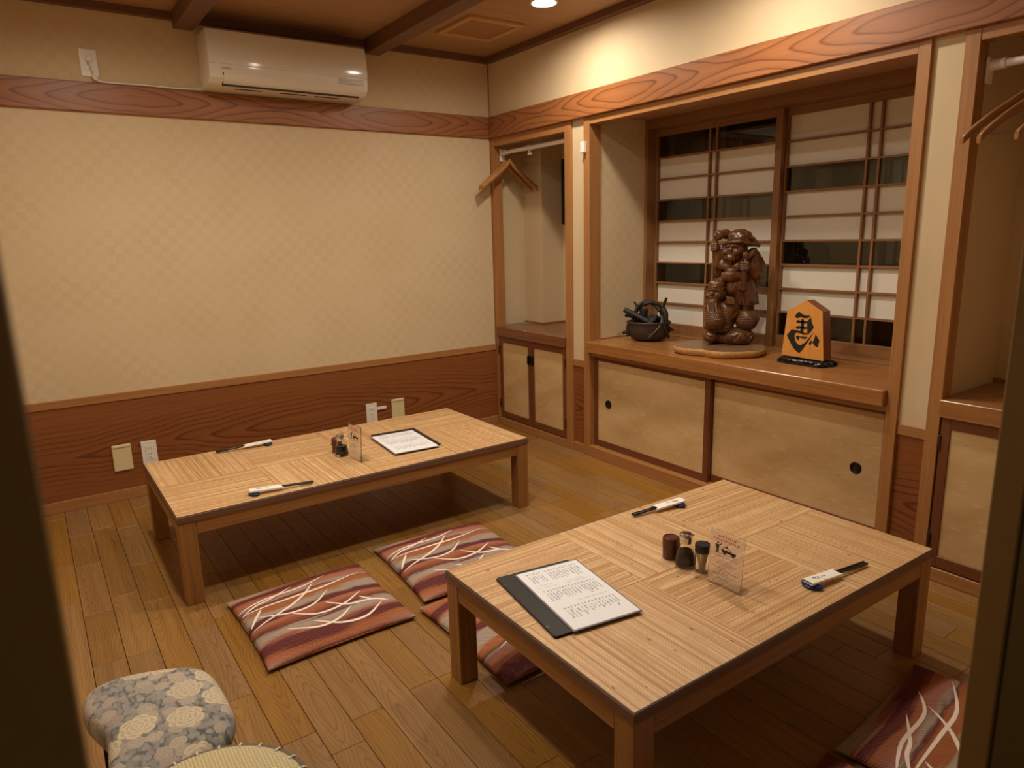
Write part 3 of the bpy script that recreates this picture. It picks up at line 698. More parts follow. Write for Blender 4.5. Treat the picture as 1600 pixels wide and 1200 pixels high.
def hanger(mat, half, drop, curved, bar):
    t = empty('coat_hanger')
    pts = []
    n = 24
    def zz(s):   # s in 0..1 from neck to tip
        if curved: return -drop * (0.95 * s ** 0.72) + 0.008 * math.exp(-(s / 0.10) ** 2) + 0.010 * math.sin(s * PI) - 0.016 * s ** 5
        return -drop * s + 0.012 * math.exp(-(s / 0.12) ** 2)
    for i in range(-n, n + 1):
        s = abs(i) / n; pts.append((half * i / n, 0.0, zz(s)))
    bm = bmesh.new(); rings = []
    for i, p in enumerate(pts):
        s = abs(i - n) / n; hh = (0.040 - 0.014 * s) if curved else 0.030; th = 0.0075 + (0.004 * s if curved else 0.002)
        bow = -0.018 * s * s if curved else 0.0
        k = 12; ring = []
        for a in range(k):
            A = 2 * PI * a / k
            ring.append(bm.verts.new((p[0], bow + th * abs(math.cos(A)) ** 0.6 * math.copysign(1, math.cos(A)), p[2] + hh * 0.5 * abs(math.sin(A)) ** 0.6 * math.copysign(1, math.sin(A)))))
        rings.append(ring)
    for a, b in zip(rings, rings[1:]):
        for q in range(12): bm.faces.new((a[q], a[(q + 1) % 12], b[(q + 1) % 12], b[q]))
    bm.faces.new(rings[0]); bm.faces.new(rings[-1]); bmesh.ops.recalc_face_normals(bm, faces=bm.faces)
    link('shoulder_arms', sharp(mesh_of(bm, True), 60), mat, t)
    zt = zz(0.0) + 0.008
    hook = [(0, 0, zt - 0.01), (0, 0, zt + 0.022)] + [(0.0195 * math.cos(q) , 0, zt + 0.044 + 0.0195 * math.sin(q)) for q in [R(a) for a in range(-80, 190, 18)]]
    link('hook', tubemesh(hook, 0.0016, 6), M['wire'], t)
    if bar: link('trouser_bar', tubemesh([(-half * 0.82, 0, -drop * 0.93), (half * 0.82, 0, -drop * 0.93)], 0.0018, 6), M['wire'], t)
    t['hz'] = zt + 0.0635
    return t
ha = hanger(M['hanger'], 0.205, 0.150, False, False)
for i, (yy, rz, lbl, dx) in enumerate(((-0.072, 3, 'plain wooden coat hanger nearest the far wall on left niche rod', 0.0), (-0.122, -2, 'plain wooden coat hanger nearest the sliding hook on left niche rod', 0.0))):
    h = ha if i == 0 else copytree(ha)
    h.location = (0.068 + dx, yy, 1.757 + 0.0125 + 0.002 - ha['hz']); h.rotation_euler = (0, 0, R(rz)); tag(h, lbl, 'hanger', 'hangers in the left niche')
hb = hanger(M['hanger2'], 0.225, 0.165, True, True)
for i, (yy, rz, lbl) in enumerate(((-2.92, -39, 'curved wooden suit hanger leftmost on the right niche rod'), (-2.965, -38, 'curved wooden suit hanger in the middle of right niche rod'), (-3.07, -41, 'curved wooden suit hanger at right picture edge, nearest entrance'))):
    h = hb if i == 0 else copytree(hb)
    h.location = (0.070, yy, 1.736 + 0.0125 + 0.002 - hb['hz']); h.rotation_euler = (0, 0, R(rz)); tag(h, lbl, 'hanger', 'hangers in the right niche')
for o in (ha, hb): pass

# ------------------------------------------------------------------ low tables
def table(cx, cy, w_, d_, h, nx, ny, label, flip, rz=0.0):
    t = empty('low_table', (cx, cy, 0), rz); tag(t, label, 'table')
    th = 0.026; e = 0.0
    def bb(n, x0, x1, y0, y1, z0, z1, m, par=t, bev=0.0015, off=(0, 0, 0)):
        return link(n, boxmesh(x1 - x0, y1 - y0, z1 - z0, bev, 1, m), None, par, ((x0 + x1) / 2 - off[0], (y0 + y1) / 2 - off[1], (z0 + z1) / 2 - off[2]))
    top = bb('tabletop', -w_ / 2, w_ / 2, -d_ / 2, d_ / 2, h - th, h - 0.0016, M['edge'], t, 0.0015)
    bb('edge_line', -w_ / 2 + 0.0012, w_ / 2 - 0.0012, -d_ / 2 + 0.0012, d_ / 2 - 0.0012, h - 0.0016, h - 0.0008, M['edge_dark'], t, 0)
    bw, bd = (w_ - 0.008) / nx, (d_ - 0.008) / ny
    for i in range(nx):
        for j in range(ny):
            px, py = -w_ / 2 + 0.004 + bw * (i + 0.5), -d_ / 2 + 0.004 + bd * (j + 0.5)
            if (i + j + flip) % 2 == 0: link('veneer_square', boxmesh(bw - 0.0010, bd - 0.0010, 0.0012, 0.0002, 1, M['veneer']), None, top, (px, py, th / 2 + 0.0002 + 0.0008 - 0.0003))
            else: link('veneer_square', boxmesh(bd - 0.0010, bw - 0.0010, 0.0012, 0.0002, 1, M['veneer']), None, top, (px, py, th / 2 + 0.0002 + 0.0008 - 0.0003), (0, 0, PI / 2))
    L = 0.058; a0, a1 = h - th - 0.048, h - th
    for sx in (-1, 1):
        for sy in (-1, 1):
            link('leg', boxmesh(L, L, h - th, 0.002, 1, M['tbl_z']), None, t, (sx * (w_ / 2 - 0.003 - L / 2), sy * (d_ / 2 - 0.003 - L / 2), (h - th) / 2))
    for sy in (-1, 1): link('apron', boxmesh(w_ - 2 * L - 0.008, 0.022, a1 - a0, 0.0012, 1, M['tbl_x']), None, t, (0, sy * (d_ / 2 - 0.016), (a0 + a1) / 2))
    for sx in (-1, 1): link('apron', boxmesh(0.022, d_ - 2 * L - 0.008, a1 - a0, 0.0012, 1, M['tbl_y']), None, t, (sx * (w_ / 2 - 0.016), 0, (a0 + a1) / 2))
    return t
TZ = 0.333
table(-1.066, -2.609, 1.198, 0.752, TZ, 3, 2, 'low wooden table with woven-look top in the foreground, holding an opened menu', 1, -0.0066)
table(-1.460, -0.961, 1.499, 0.746, TZ, 4, 2, 'long low wooden table along the far wall below the air conditioner', 0, 0.0049)

# ------------------------------------------------------------------ floor cushions
ARCS = [[(-0.256, 0.117), (-0.156, 0.143), (-0.011, 0.142), (0.091, 0.192)], [(-0.253, 0.087), (-0.067, 0.084), (0.06, 0.087), (0.214, 0.144)], [(-0.249, 0.087), (-0.191, 0.118), (-0.139, 0.13), (-0.042, 0.175)], [(-0.246, -0.04), (-0.133, 0.007), (-0.036, 0.069), (0.032, 0.147)], [(-0.211, 0.029), (-0.114, -0.021), (-0.02, -0.013), (0.055, 0.053)], [(-0.107, -0.03), (-0.032, -0.087), (0.07, -0.082), (0.155, -0.023)], [(-0.155, -0.12), (-0.061, -0.166), (0.019, -0.157), (0.084, -0.11)], [(-0.064, -0.118), (0.015, -0.185), (0.11, -0.196), (0.194, -0.134)], [(0.013, -0.03), (0.079, -0.097), (0.163, -0.11), (0.224, -0.145)], [(0.129, -0.067), (0.165, -0.107), (0.221, -0.128)], [(-0.246, -0.017), (-0.213, 0.035), (-0.184, 0.079)]]
CS = 0.245
def cz(x, y, top=True):
    a = max(0.0, 1 - abs(x / CS) ** 3.2); b = max(0.0, 1 - abs(y / CS) ** 3.2)
    q = (a * b) ** 0.5
    return 0.0135 + 0.036 * q + 0.0022 * math.sin(x * 21 + y * 9) * q
def cushion_mesh():
    n = 44; bm = bmesh.new()
    def pos(i): s = -1 + 2 * i / n; return CS * math.copysign(1 - (1 - abs(s)) ** 1.25, s)
    T = [[None] * (n + 1) for _ in range(n + 1)]; B = [[None] * (n + 1) for _ in range(n + 1)]
    for i in range(n + 1):
        for j in range(n + 1):
            x, y = pos(i), pos(j)
            sq = 1 - 0.035 * (1 - (abs(y) / CS) ** 2) * (abs(x) / CS) ** 4; sq2 = 1 - 0.035 * (1 - (abs(x) / CS) ** 2) * (abs(y) / CS) ** 4
            T[i][j] = bm.verts.new((x * sq, y * sq2, cz(x, y)))
            edge = i in (0, n) or j in (0, n)
            B[i][j] = T[i][j] if edge else bm.verts.new((x * sq, y * sq2, 0.0135 * max(0, 1 - min(CS - abs(x), CS - abs(y)) / 0.02)))
    for i in range(n):
        for j in range(n):
            bm.faces.new((T[i][j], T[i + 1][j], T[i + 1][j + 1], T[i][j + 1])); bm.faces.new((B[i][j + 1], B[i + 1][j + 1], B[i + 1][j], B[i][j]))
    return mesh_of(bm, True)
cm = cushion_mesh(); cm.materials.append(M['cushion'])
aq = []
for a in ARCS:
    c = crom([(p[0] * 0.93, p[1] * 0.93, 0) for p in a], 7); n = len(c)
    aq += ribbon_quads(c, [0.0018 + 0.0085 * math.sin(PI * min(1, (i / (n - 1)) * 1.05)) ** 0.7 if 0 < i < n - 1 else 0.0012 for i in range(n)], lambda x, y: cz(x, y) + 0.0009)
am = quads(aq); am.materials.append(M['arc'])
pipe = [(CS * 0.985 * px, CS * 0.985 * py, 0.0125) for px, py in [(-1, -1), (-0.5, -0.972), (0, -0.966), (0.5, -0.972), (1, -1), (0.972, -0.5), (0.966, 0), (0.972, 0.5), (1, 1), (0.5, 0.972), (0, 0.966), (-0.5, 0.972), (-1, 1), (-0.972, 0.5), (-0.966, 0), (-0.972, -0.5)]]
pmesh = tubemesh(pipe, 0.004, 6, True); pmesh.materials.append(M['cushion'])
def cushion(x, y, rz, label, sx=1.0, sy=1.0, z=0.0, tilt=(0, 0)):
    t = empty('floor_cushion', (x, y, z), R(rz)); t.rotation_euler = (R(tilt[0]), R(tilt[1]), R(rz)); t.scale = (sx, sy, 1); tag(t, label, 'cushion', 'patterned floor cushions')
    link('cover', cm, None, t); link('white_arcs', am, None, t); link('seam_cord', pmesh, None, t)
cushion(-1.848, -1.660, 0.5, 'flat maroon cushion with white arcs lying alone in front of far table', 1.0, 0.99)
cushion(-1.278, -1.600, -3.5, 'maroon patterned cushion between the tables, beyond the near table corner', 1.0, 1.02)
cushion(-1.310, -2.120, 180.5, 'maroon patterned cushion lying mostly beneath the near table', 1.06, 1.06)
cushion(-0.795, -3.280, 6.0, 'maroon patterned cushion on floor by entrance, right of the near table', 1.02, 1.0)
cushion(-1.330, -3.305, 1.0, 'maroon patterned cushion at bottom edge, only its corner showing', 1.0, 1.0)

# ------------------------------------------------------------------ stools
def padded(outline, z0, z1, bulge):
    """upholstered seat: closed outline, rounded top"""
    P = crom([(a, b, 0) for a, b in outline], 6, True); cx = sum(p.x for p in P) / len(P); cy = sum(p.y for p in P) / len(P)
    bm = bmesh.new(); rings = []
    prof = [(0.90, z0), (0.97, z0 + 0.006), (1.0, z0 + (z1 - z0) * 0.35), (0.992, z0 + (z1 - z0) * 0.65), (0.955, z0 + (z1 - z0) * 0.88), (0.88, z1), (0.7, z1 + bulge * 0.5), (0.45, z1 + bulge * 0.85), (0.2, z1 + bulge)]
    for s, z in prof: rings.append([bm.verts.new((cx + (p.x - cx) * s, cy + (p.y - cy) * s, z)) for p in P])
    n = len(P)
    for a, b in zip(rings, rings[1:]):
        for i in range(n): bm.faces.new((a[i], a[(i + 1) % n], b[(i + 1) % n], b[i]))
    bm.faces.new(rings[-1]); bm.faces.new(rings[0][::-1]); bmesh.ops.recalc_face_normals(bm, faces=bm.faces)
    return mesh_of(bm, True)
fs = empty('floral_stool', (-2.41, -2.30, 0)); tag(fs, 'low stool with grey floral tapestry seat and black legs at lower left', 'stool')
ol = [(-2.548, -2.184), (-2.541, -2.122), (-2.500, -2.088), (-2.421, -2.096), (-2.325, -2.142), (-2.286, -2.205), (-2.276, -2.318), (-2.282, -2.405), (-2.325, -2.468), (-2.40, -2.492), (-2.48, -2.498), (-2.520, -2.455), (-2.518, -2.38), (-2.515, -2.310), (-2.535, -2.24)]
link('seat_pad', padded([(a + 2.41, b + 2.30) for a, b in ol], 0.205, 0.262, 0.012), M['floral'], fs)
link('seat_frame', prism([(-0.105, -0.16), (0.10, -0.155), (0.105, 0.10), (0.03, 0.165), (-0.10, 0.175)], 0.178, 0.208), M['stoolb'], fs)
for sx, sy in ((-0.098, 0.150), (0.085, 0.09), (-0.085, -0.15), (0.085, -0.145)):
    link('leg', tubemesh([(sx * 0.98, sy * 0.98, 0.195), (sx * 1.06, sy * 1.06, 0.0)], [0.019, 0.014], 4), M['stoolb'], fs)
ws = empty('woven_stool', (-2.388, -2.690, 0)); tag(ws, 'round stool with cream woven seat at bottom edge, beside the floral one', 'stool')
rs = 0.168
link('seat_pad', lathe([(0.0, 0.252), (rs * 0.9, 0.252), (rs, 0.262), (rs * 1.0, 0.282), (rs * 0.975, 0.293), (rs * 0.9, 0.299), (rs * 0.6, 0.303), (0.0, 0.305)], 64), M['woven'], ws)
link('rim_band', lathe([(rs * 1.0, 0.255), (rs * 1.035, 0.256), (rs * 1.045, 0.272), (rs * 1.03, 0.290), (rs * 0.985, 0.292)], 64), plain('rim_grey', (120, 108, 92), 0.7, var=0.3, vs=200), ws)
tie = tubemesh([(rs * 0.93, 0, 0.2975), (rs * 1.0, 0, 0.2955), (rs * 1.045, 0.004, 0.286), (rs * 1.05, 0.008, 0.268)], 0.0017, 6); tie.materials.append(M['white'])
for k in range(26): link('rim_tie', tie, None, ws, (0, 0, 0), (0, 0, 2 * PI * k / 26 + 0.05))
for k in range(4):
    a = PI / 4 + k * PI / 2
    link('leg', tubemesh([(0.11 * math.cos(a), 0.11 * math.sin(a), 0.255), (0.14 * math.cos(a), 0.14 * math.sin(a), 0.0)], [0.016, 0.013], 10), M['stoolb'], ws)

# ------------------------------------------------------------------ table settings
def scribble(rnd, x, y, s, n=4, dense=1.0):
    """one tiny written character as short strokes"""
    out = []
    for _ in range(n):
        a = rnd.choice([0, 0, PI / 2, PI / 2, 0.7, -0.7]); L = s * rnd.uniform(0.3, 0.9) * 0.5
        cx, cy = x + rnd.uniform(-0.3, 0.3) * s, y + rnd.uniform(-0.35, 0.35) * s
        dx, dy = math.cos(a) * L, math.sin(a) * L; wq = s * 0.11 * dense
        out.append(([(cx - dx, cy - dy), (cx, cy + rnd.uniform(-.05, .05) * s), (cx + dx, cy + dy)], [wq, wq * 1.2, wq * 0.6]))
    return out
def menu_print(W, H, seed, z):
    rnd = random.Random(seed); Q = []
    def put(strokes):
        for pts, wd in strokes: Q.extend(ribbon_quads(pts, wd, z))
    # local x across the sheet (0..W), y down the sheet (0..-H)
    for t0, t1, hd in ((0.055, 0.235, True), (0.38, 0.565, True), (0.69, 0.90, True)):
        n = 17 if t0 < 0.6 else 15; x0 = W * (0.10 if t0 < 0.6 else 0.12); x1 = W * 0.93
        for i in range(n):
            x = x0 + (x1 - x0) * (i + 0.5) / n
            if abs(i - 5) < 0.5 and t0 < 0.1: continue
            for q in range(2): put(scribble(rnd, x, -H * (t0 + q * 0.014), W * 0.026, 4, 1.3))
            k = rnd.choice([3, 4, 5, 5, 6]) if t0 < 0.6 else rnd.choice([3, 4, 5])
            for q in range(k): put(scribble(rnd, x + rnd.uniform(-.001, .001), -H * (t0 + 0.055 + q * 0.026), W * rnd.uniform(0.028, 0.036), 4, 1.2))
    for t, xa, xb in ((0.285, 0.08, 0.36), (0.305, 0.52, 0.82), (0.325, 0.08, 0.44), (0.335, 0.50, 0.90), (0.628, 0.42, 0.88)):
        x = xa
        while x < xb: put(scribble(rnd, W * x, -H * t, W * 0.02, 3, 1.0)); x += 0.024
    return quads(Q)
def sheet(name, x, y, z, W, H, rz, label, seed, film=True):
    t = empty(name, (x, y, z), rz); tag(t, label, 'menu')
    link('laminate', boxmesh(W + 0.010, H + 0.010, 0.0022, 0.0008, 1, M['film']), None, t, (W / 2, -H / 2, 0.0011))
    link('page', boxmesh(W, H, 0.0006, 0, 1, M['paper']), None, t, (W / 2, -H / 2, 0.0025))
    link('menu_writing', menu_print(W, H, seed, 0.0031), M['ink'], t)
    return t
def folder(x, y, z, W, H, rz, label):
    t = empty('menu_folder', (x, y, z), rz); tag(t, label, 'folder')
    link('back_cover', boxmesh(W, H, 0.0028, 0.001, 2, M['leather']), None, t, (W / 2, -H / 2, 0.0014))
    link('front_cover', boxmesh(W, H, 0.0028, 0.001, 2, M['leather']), None, t, (W / 2 + 0.001, -H / 2, 0.0062))
    link('spine', tubemesh([(0.001, -0.004, 0.0038), (0.001, -H + 0.004, 0.0038)], 0.0038, 10), M['leather'], t)
    for yy in (-0.045, -H + 0.045):
        link('elastic_corner', boxmesh(0.010, 0.003, 0.0085, 0.0005, 1, M['wire']), None, t, (0.004, yy, 0.0040))
    return t
folder(-1.580, -2.368, TZ, 0.224, 0.322, R(-8.5), 'black leatherette menu folder lying under the printed menu on near table')
sheet('menu_sheet', -1.531, -2.393, TZ + 0.0078, 0.188, 0.306, R(-9), 'white laminated menu with handwritten columns on near table', 3)
folder(-1.270, -0.832, TZ, 0.216, 0.325, R(-5), 'black menu folder under the white menu on far table')
sheet('menu_sheet', -1.287, -0.880, TZ + 0.0078, 0.202, 0.304, R(-4.5), 'white laminated menu with columns of writing on far table', 5)

def lathe_obj(name, prof, m, par, loc=(0, 0, 0), seg=32): return link(name, sharp(lathe(prof, seg), 50), m, par, loc)
def soy(x, y, label):
    t = empty('soy_sauce_bottle', (x, y, TZ)); tag(t, label, 'bottle')
    outer = [(0.0, 0.0), (0.024, 0.0), (0.0275, 0.003), (0.0285, 0.012), (0.0275, 0.026), (0.0235, 0.046), (0.0185, 0.062), (0.0165, 0.070), (0.0165, 0.074)]
    inner = [(0.0145, 0.074), (0.0145, 0.070), (0.0165, 0.061), (0.0213, 0.045), (0.0253, 0.026), (0.0262, 0.016), (0.024, 0.010), (0.0, 0.009)]
    lathe_obj('glass_body', outer + inner, M['glass'], t)
    lathe_obj('sauce', [(0.0, 0.0088), (0.0251, 0.0098), (0.0272, 0.016), (0.0263, 0.026), (0.0222, 0.0460), (0.0, 0.0460)], M['soy'], t)
    cap = lathe_obj('cap', [(0.0, 0.070), (0.0178, 0.070), (0.0182, 0.072), (0.0182, 0.092), (0.0165, 0.0965), (0.010, 0.0985), (0.0, 0.099)], M['chrome'], t)
    link('spout', tubemesh([(0.012, -0.010, 0.090), (0.0165, -0.0135, 0.0915)], [0.004, 0.0028], 8), M['chrome'], cap)
def cup(x, y, label):
    t = empty('lidded_cup', (x, y, TZ)); tag(t, label, 'cup')
    lathe_obj('body', [(0.0, 0.0), (0.0205, 0.0), (0.0222, 0.002), (0.0228, 0.035), (0.0228, 0.040), (0.0, 0.040)], M['cup'], t)
    lid = lathe_obj('lid', [(0.0, 0.040), (0.0236, 0.040), (0.0236, 0.058), (0.0222, 0.064), (0.0195, 0.0655), (0.0175, 0.0625), (0.0, 0.0620)], M['cup'], t)
    link('notch_peg', lathe([(0, -0.003), (0.002, -0.002), (0.003, 0), (0.002, 0.002), (0, 0.003)], 10), M['cup'], t, (-0.0240, 0.005, 0.039))
def jar(x, y, label):
    t = empty('toothpick_jar', (x, y, TZ)); tag(t, label, 'jar')
    lathe_obj('glass_body', [(0.0, 0.0), (0.0185, 0.0), (0.020, 0.0015), (0.0202, 0.055), (0.018, 0.061), (0.018, 0.066), (0.0165, 0.066), (0.0165, 0.061), (0.0186, 0.054), (0.0184, 0.004), (0.0, 0.004)], M['glass'], t)
    lathe_obj('lid', [(0.0, 0.058), (0.0208, 0.058), (0.0212, 0.060), (0.0212, 0.078), (0.0198, 0.081), (0.0, 0.0815)], M['black'], t)
    rnd = random.Random(2)
    pk = tubemesh([(0, 0, -0.026), (0, 0, -0.021), (0, 0, 0.021), (0, 0, 0.026)], [0.0002, 0.0011, 0.0011, 0.0002], 5); pk.materials.append(M['pick'])
    for k in range(34):
        a = rnd.uniform(0, 2 * PI); rr = 0.0145 * math.sqrt(rnd.uniform(0.15, 1)); tw = rnd.uniform(0.12, 0.28)
        link('toothpick', pk, None, t, (rr * 0.8 * math.cos(a), rr * 0.8 * math.sin(a), 0.031), (tw * math.cos(a + 1.4), tw * math.sin(a + 1.4), 0))
cup(-1.108, -2.562, 'brown lidded cylinder cup beside soy bottle on near table')
soy(-1.112, -2.620, 'glass soy sauce bottle with chrome cap on near table')
jar(-1.100, -2.670, 'glass toothpick jar with black lid beside the near taxi sign')
cup(-1.488, -0.968, 'brown lidded cylinder cup behind soy bottle on far table')
soy(-1.492, -1.030, 'glass soy sauce bottle on far table in front of its sign')

def taxi_sign(x, y, rz, label, lean=4):
    t = empty('acrylic_sign', (x, y, TZ), R(rz)); tag(t, label, 'sign')
    W, H = 0.106, 0.150
    # local x along the plate, -y is the printed side
    pl = link('plate', boxmesh(W, 0.0030, H, 0.0008, 1, M['acryl']), None, t, (0, 0, H / 2 + 0.002), (R(-lean), 0, 0))
    link('insert_sheet', boxmesh(W - 0.006, 0.0004, H - 0.010, 0, 1, M['insert']), None, pl, (0, -0.00175, 0.002))
    link('foot', boxmesh(W, 0.040, 0.0025, 0.0008, 1, M['acryl']), None, t, (0, 0.016, 0.0014))
    rnd = random.Random(11); red = []; blk = []
    def line(dst, xa, xb, z, s, n=4, d=1.3):
        xx = xa
        while xx <= xb:
            for p, wd in scribble(rnd, xx, z, s, n, d): dst.extend(ribbon_quads(p, wd, 0.0))
            xx += s * 1.08
    line(red, -0.026, 0.026, 0.055, 0.0068, 5, 1.5); line(red, -0.038, 0.038, 0.0455, 0.0068, 5, 1.5)
    for z, a, b in ((0.004, -0.036, 0.036), (-0.008, -0.018, 0.012), (-0.0135, -0.024, 0.034), (-0.019, -0.028, 0.024), (-0.0275, -0.040, 0.004), (-0.034, -0.018, 0.036), (-0.0415, -0.018, 0.014), (-0.047, -0.042, 0.036), (-0.0555, -0.018, 0.012)):
        line(blk, a, b, z, 0.0033, 4, 1.3)
    # figure hailing a taxi
    def poly(pts): blk.append([(p[0], p[1], 0) for p in pts])
    X0, Z0 = -0.027, 0.027
    for k in range(6):
        a0, a1 = PI * k / 6 * 2, PI * (k + 1) / 6 * 2
        poly([(X0, Z0 + 0.0105), (X0 + 0.003 * math.cos(a0), Z0 + 0.0105 + 0.003 * math.sin(a0)), (X0 + 0.003 * math.cos((a0 + a1) / 2), Z0 + 0.0105 + 0.003 * math.sin((a0 + a1) / 2)), (X0 + 0.003 * math.cos(a1), Z0 + 0.0105 + 0.003 * math.sin(a1))])
    poly([(X0 - 0.005, Z0 + 0.0065), (X0 + 0.005, Z0 + 0.0065), (X0 + 0.004, Z0 - 0.006), (X0 - 0.004, Z0 - 0.006)])
    poly([(X0 - 0.004, Z0 - 0.006), (X0 - 0.0004, Z0 - 0.006), (X0 - 0.0006, Z0 - 0.018), (X0 - 0.0036, Z0 - 0.018)]); poly([(X0 + 0.0004, Z0 - 0.006), (X0 + 0.004, Z0 - 0.006), (X0 + 0.0038, Z0 - 0.018), (X0 + 0.0008, Z0 - 0.018)])
    poly([(X0 - 0.0072, Z0 + 0.006), (X0 - 0.005, Z0 + 0.0065), (X0 - 0.0052, Z0 - 0.006), (X0 - 0.0072, Z0 - 0.006)])
    poly([(X0 + 0.004, Z0 + 0.0065), (X0 + 0.004, Z0 + 0.0038), (X0 + 0.010, Z0 + 0.0075), (X0 + 0.0095, Z0 + 0.0095)]); poly([(X0 + 0.009, Z0 + 0.007), (X0 + 0.011, Z0 + 0.008), (X0 + 0.012, Z0 + 0.0145), (X0 + 0.010, Z0 + 0.0145)])
    C0, C1 = -0.014, 0.030; B = Z0 - 0.010
    poly([(C0, B), (C1, B), (C1 + 0.002, B + 0.0065), (C0 - 0.001, B + 0.007)])
    poly([(C0 + 0.002, B + 0.007), (C0 + 0.0035, B + 0.007), (C0 + 0.0085, B + 0.0135), (C0 + 0.0075, B + 0.0145)]); poly([(C0 + 0.0075, B + 0.0145), (C0 + 0.0085, B + 0.0132), (C0 + 0.022, B + 0.0132), (C0 + 0.023, B + 0.0145)])
    poly([(C0 + 0.022, B + 0.0145), (C0 + 0.021, B + 0.0135), (C0 + 0.029, B + 0.0068), (C0 + 0.0315, B + 0.0068)]); poly([(C0 + 0.015, B + 0.007), (C0 + 0.0162, B + 0.007), (C0 + 0.0162, B + 0.0135), (C0 + 0.015, B + 0.0135)])
    poly([(C0 + 0.012, B + 0.0145), (C0 + 0.019, B + 0.0145), (C0 + 0.0175, B + 0.0185), (C0 + 0.0135, B + 0.0185)])
    for wx in (C0 + 0.009, C1 - 0.008):
        for k in range(8):
            a0, a1 = 2 * PI * k / 8, 2 * PI * (k + 1) / 8
            poly([(wx, B - 0.0005), (wx + 0.0045 * math.cos(a0), B - 0.0005 + 0.0045 * math.sin(a0)), (wx + 0.0045 * math.cos((a0 + a1) / 2), B - 0.0005 + 0.0045 * math.sin((a0 + a1) / 2)), (wx + 0.0045 * math.cos(a1), B - 0.0005 + 0.0045 * math.sin(a1))])
    poly([(-0.036, B - 0.0062), (0.036, B - 0.0062), (0.036, B - 0.0052), (-0.036, B - 0.0052)])
    link('red_lettering', quads(red), M['ink_red'], pl, (0, -0.0022, 0.006), (PI / 2, 0, 0))
    link('black_print', quads(blk), M['ink'], pl, (0, -0.0022, 0.004), (PI / 2, 0, 0))
    return t
taxi_sign(-1.128, -2.768, -90, 'clear acrylic stand with red heading and taxi drawing on near table')
taxi_sign(-1.468, -1.128, -84, 'clear acrylic stand with taxi drawing on far table')

def chopstick_set(rx, ry, ex, ey, which, mat, seed):
    a = math.atan2(ey - ry, ex - rx); d = Vector((math.cos(a), math.sin(a), 0)); L = math.hypot(ex - rx, ey - ry)
    g = 'chopstick settings'
    # rest: rounded ceramic saddle lying across the sticks
    r_ = empty('chopstick_rest', (rx, ry, TZ), a); tag(r_, 'blue glazed ceramic chopstick rest ' + which, 'chopstick rest', 'chopstick rests')
    bm = bmesh.new(); bmesh.ops.create_uvsphere(bm, u_segments=24, v_segments=14, radius=1.0)
    for v in bm.verts:
        x, y, z = v.co
        sad = 0.0025 * (y * y) - 0.001
        v.co = (x * 0.0205 + 0.005 * (y * y - 0.4), y * 0.0300, 0.0070 + z * 0.0070 + (sad if z > 0 else 0))
    link('glazed_body', mesh_of(bm, True), mat, r_)
    tip = 0.012
    tilt = math.atan2(0.0125 - 0.004, L)
    for k, s in enumerate((-1, 1)):
        c = empty('chopstick', (rx - d.x * tip - d.y * s * 0.0048, ry - d.y * tip + d.x * s * 0.0048, TZ + 0.0178), a); c.rotation_euler = (0, tilt, a)
        tag(c, 'black chopstick, %s of the pair %s' % (('front one' if s * d.x < 0 else 'back one'), which), 'chopstick', 'black chopsticks')
        T = L + tip
        link('shaft', tubemesh([(0, 0, 0), (T * 0.5, 0, 0), (T * 0.997, 0, 0), (T, 0, 0)], [0.0020, 0.0029, 0.0042, 0.0036], 8), M['chop'], c)
        link('end_cap', tubemesh([(T - 0.0005, 0, 0), (T + 0.0012, 0, 0)], [0.0034, 0.0026], 8), M['cup'], c)
    sl = empty('chopstick_sleeve', (rx - d.x * 0.018, ry - d.y * 0.018, TZ + 0.0220), a); sl.rotation_euler = (0, tilt * 1.1, a); tag(sl, 'white paper chopstick sleeve with brushed writing ' + which, 'paper sleeve', 'paper chopstick sleeves')
    SL = 0.122; SW = 0.034
    bm = bmesh.new(); n = 8; ra = []; rb = []
    pr = [(-SW / 2, -0.0085), (-SW / 2 + 0.0008, -0.0012), (-SW / 4, 0.0), (0, 0.0004), (SW / 4, 0.0), (SW / 2 - 0.0008, -0.0012), (SW / 2, -0.0085), (SW / 2 - 0.0012, -0.0098), (0, -0.0103), (-SW / 2 + 0.0012, -0.0098)]
    pr = [(y, z * 0.72) for y, z in pr]
    A = [bm.verts.new((0, y, z)) for y, z in pr]; B = [bm.verts.new((SL + (0.006 if y > 0.01 else (-0.006 if abs(y) < 0.012 else 0)), y, z)) for y, z in pr]
    for i in range(len(pr)): bm.faces.new((A[i], A[(i + 1) % len(pr)], B[(i + 1) % len(pr)], B[i]))
    bmesh.ops.recalc_face_normals(bm, faces=bm.faces); link('folded_paper', mesh_of(bm), M['sleeve'], sl)
    Q = []
    for pts in ([(0.024, 0.003), (0.030, 0.0045), (0.034, 0.002)], [(0.026, -0.001), (0.031, -0.003), (0.036, 0.005)], [(0.036, 0.006), (0.042, 0.0), (0.047, -0.006)], [(0.047, 0.005), (0.041, -0.001), (0.034, -0.007)], [(0.038, 0.002), (0.045, 0.003)], [(0.052, -0.004), (0.058, 0.0), (0.064, -0.003), (0.070, -0.001)], [(0.026, 0.007), (0.029, 0.002)], [(0.031, 0.007), (0.033, 0.001)]):
        c = crom([(p[0], p[1], 0) for p in pts], 5); Q += ribbon_quads(c, [0.0009 + 0.0007 * math.sin(i / len(c) * PI) for i in range(len(c))], 0.0008)
    link('brush_writing', quads(Q), M['ink'], sl)
chopstick_set(-0.946, -2.901, -0.724, -2.923, 'at the right front edge of near table', M['blue'], 1)
chopstick_set(-0.794, -2.311, -0.985, -2.286, 'at the back edge of near table', M['blue'], 2)
chopstick_set(-1.703, -0.652, -1.925, -0.643, 'at the wall side of far table', M['blue2'], 3)
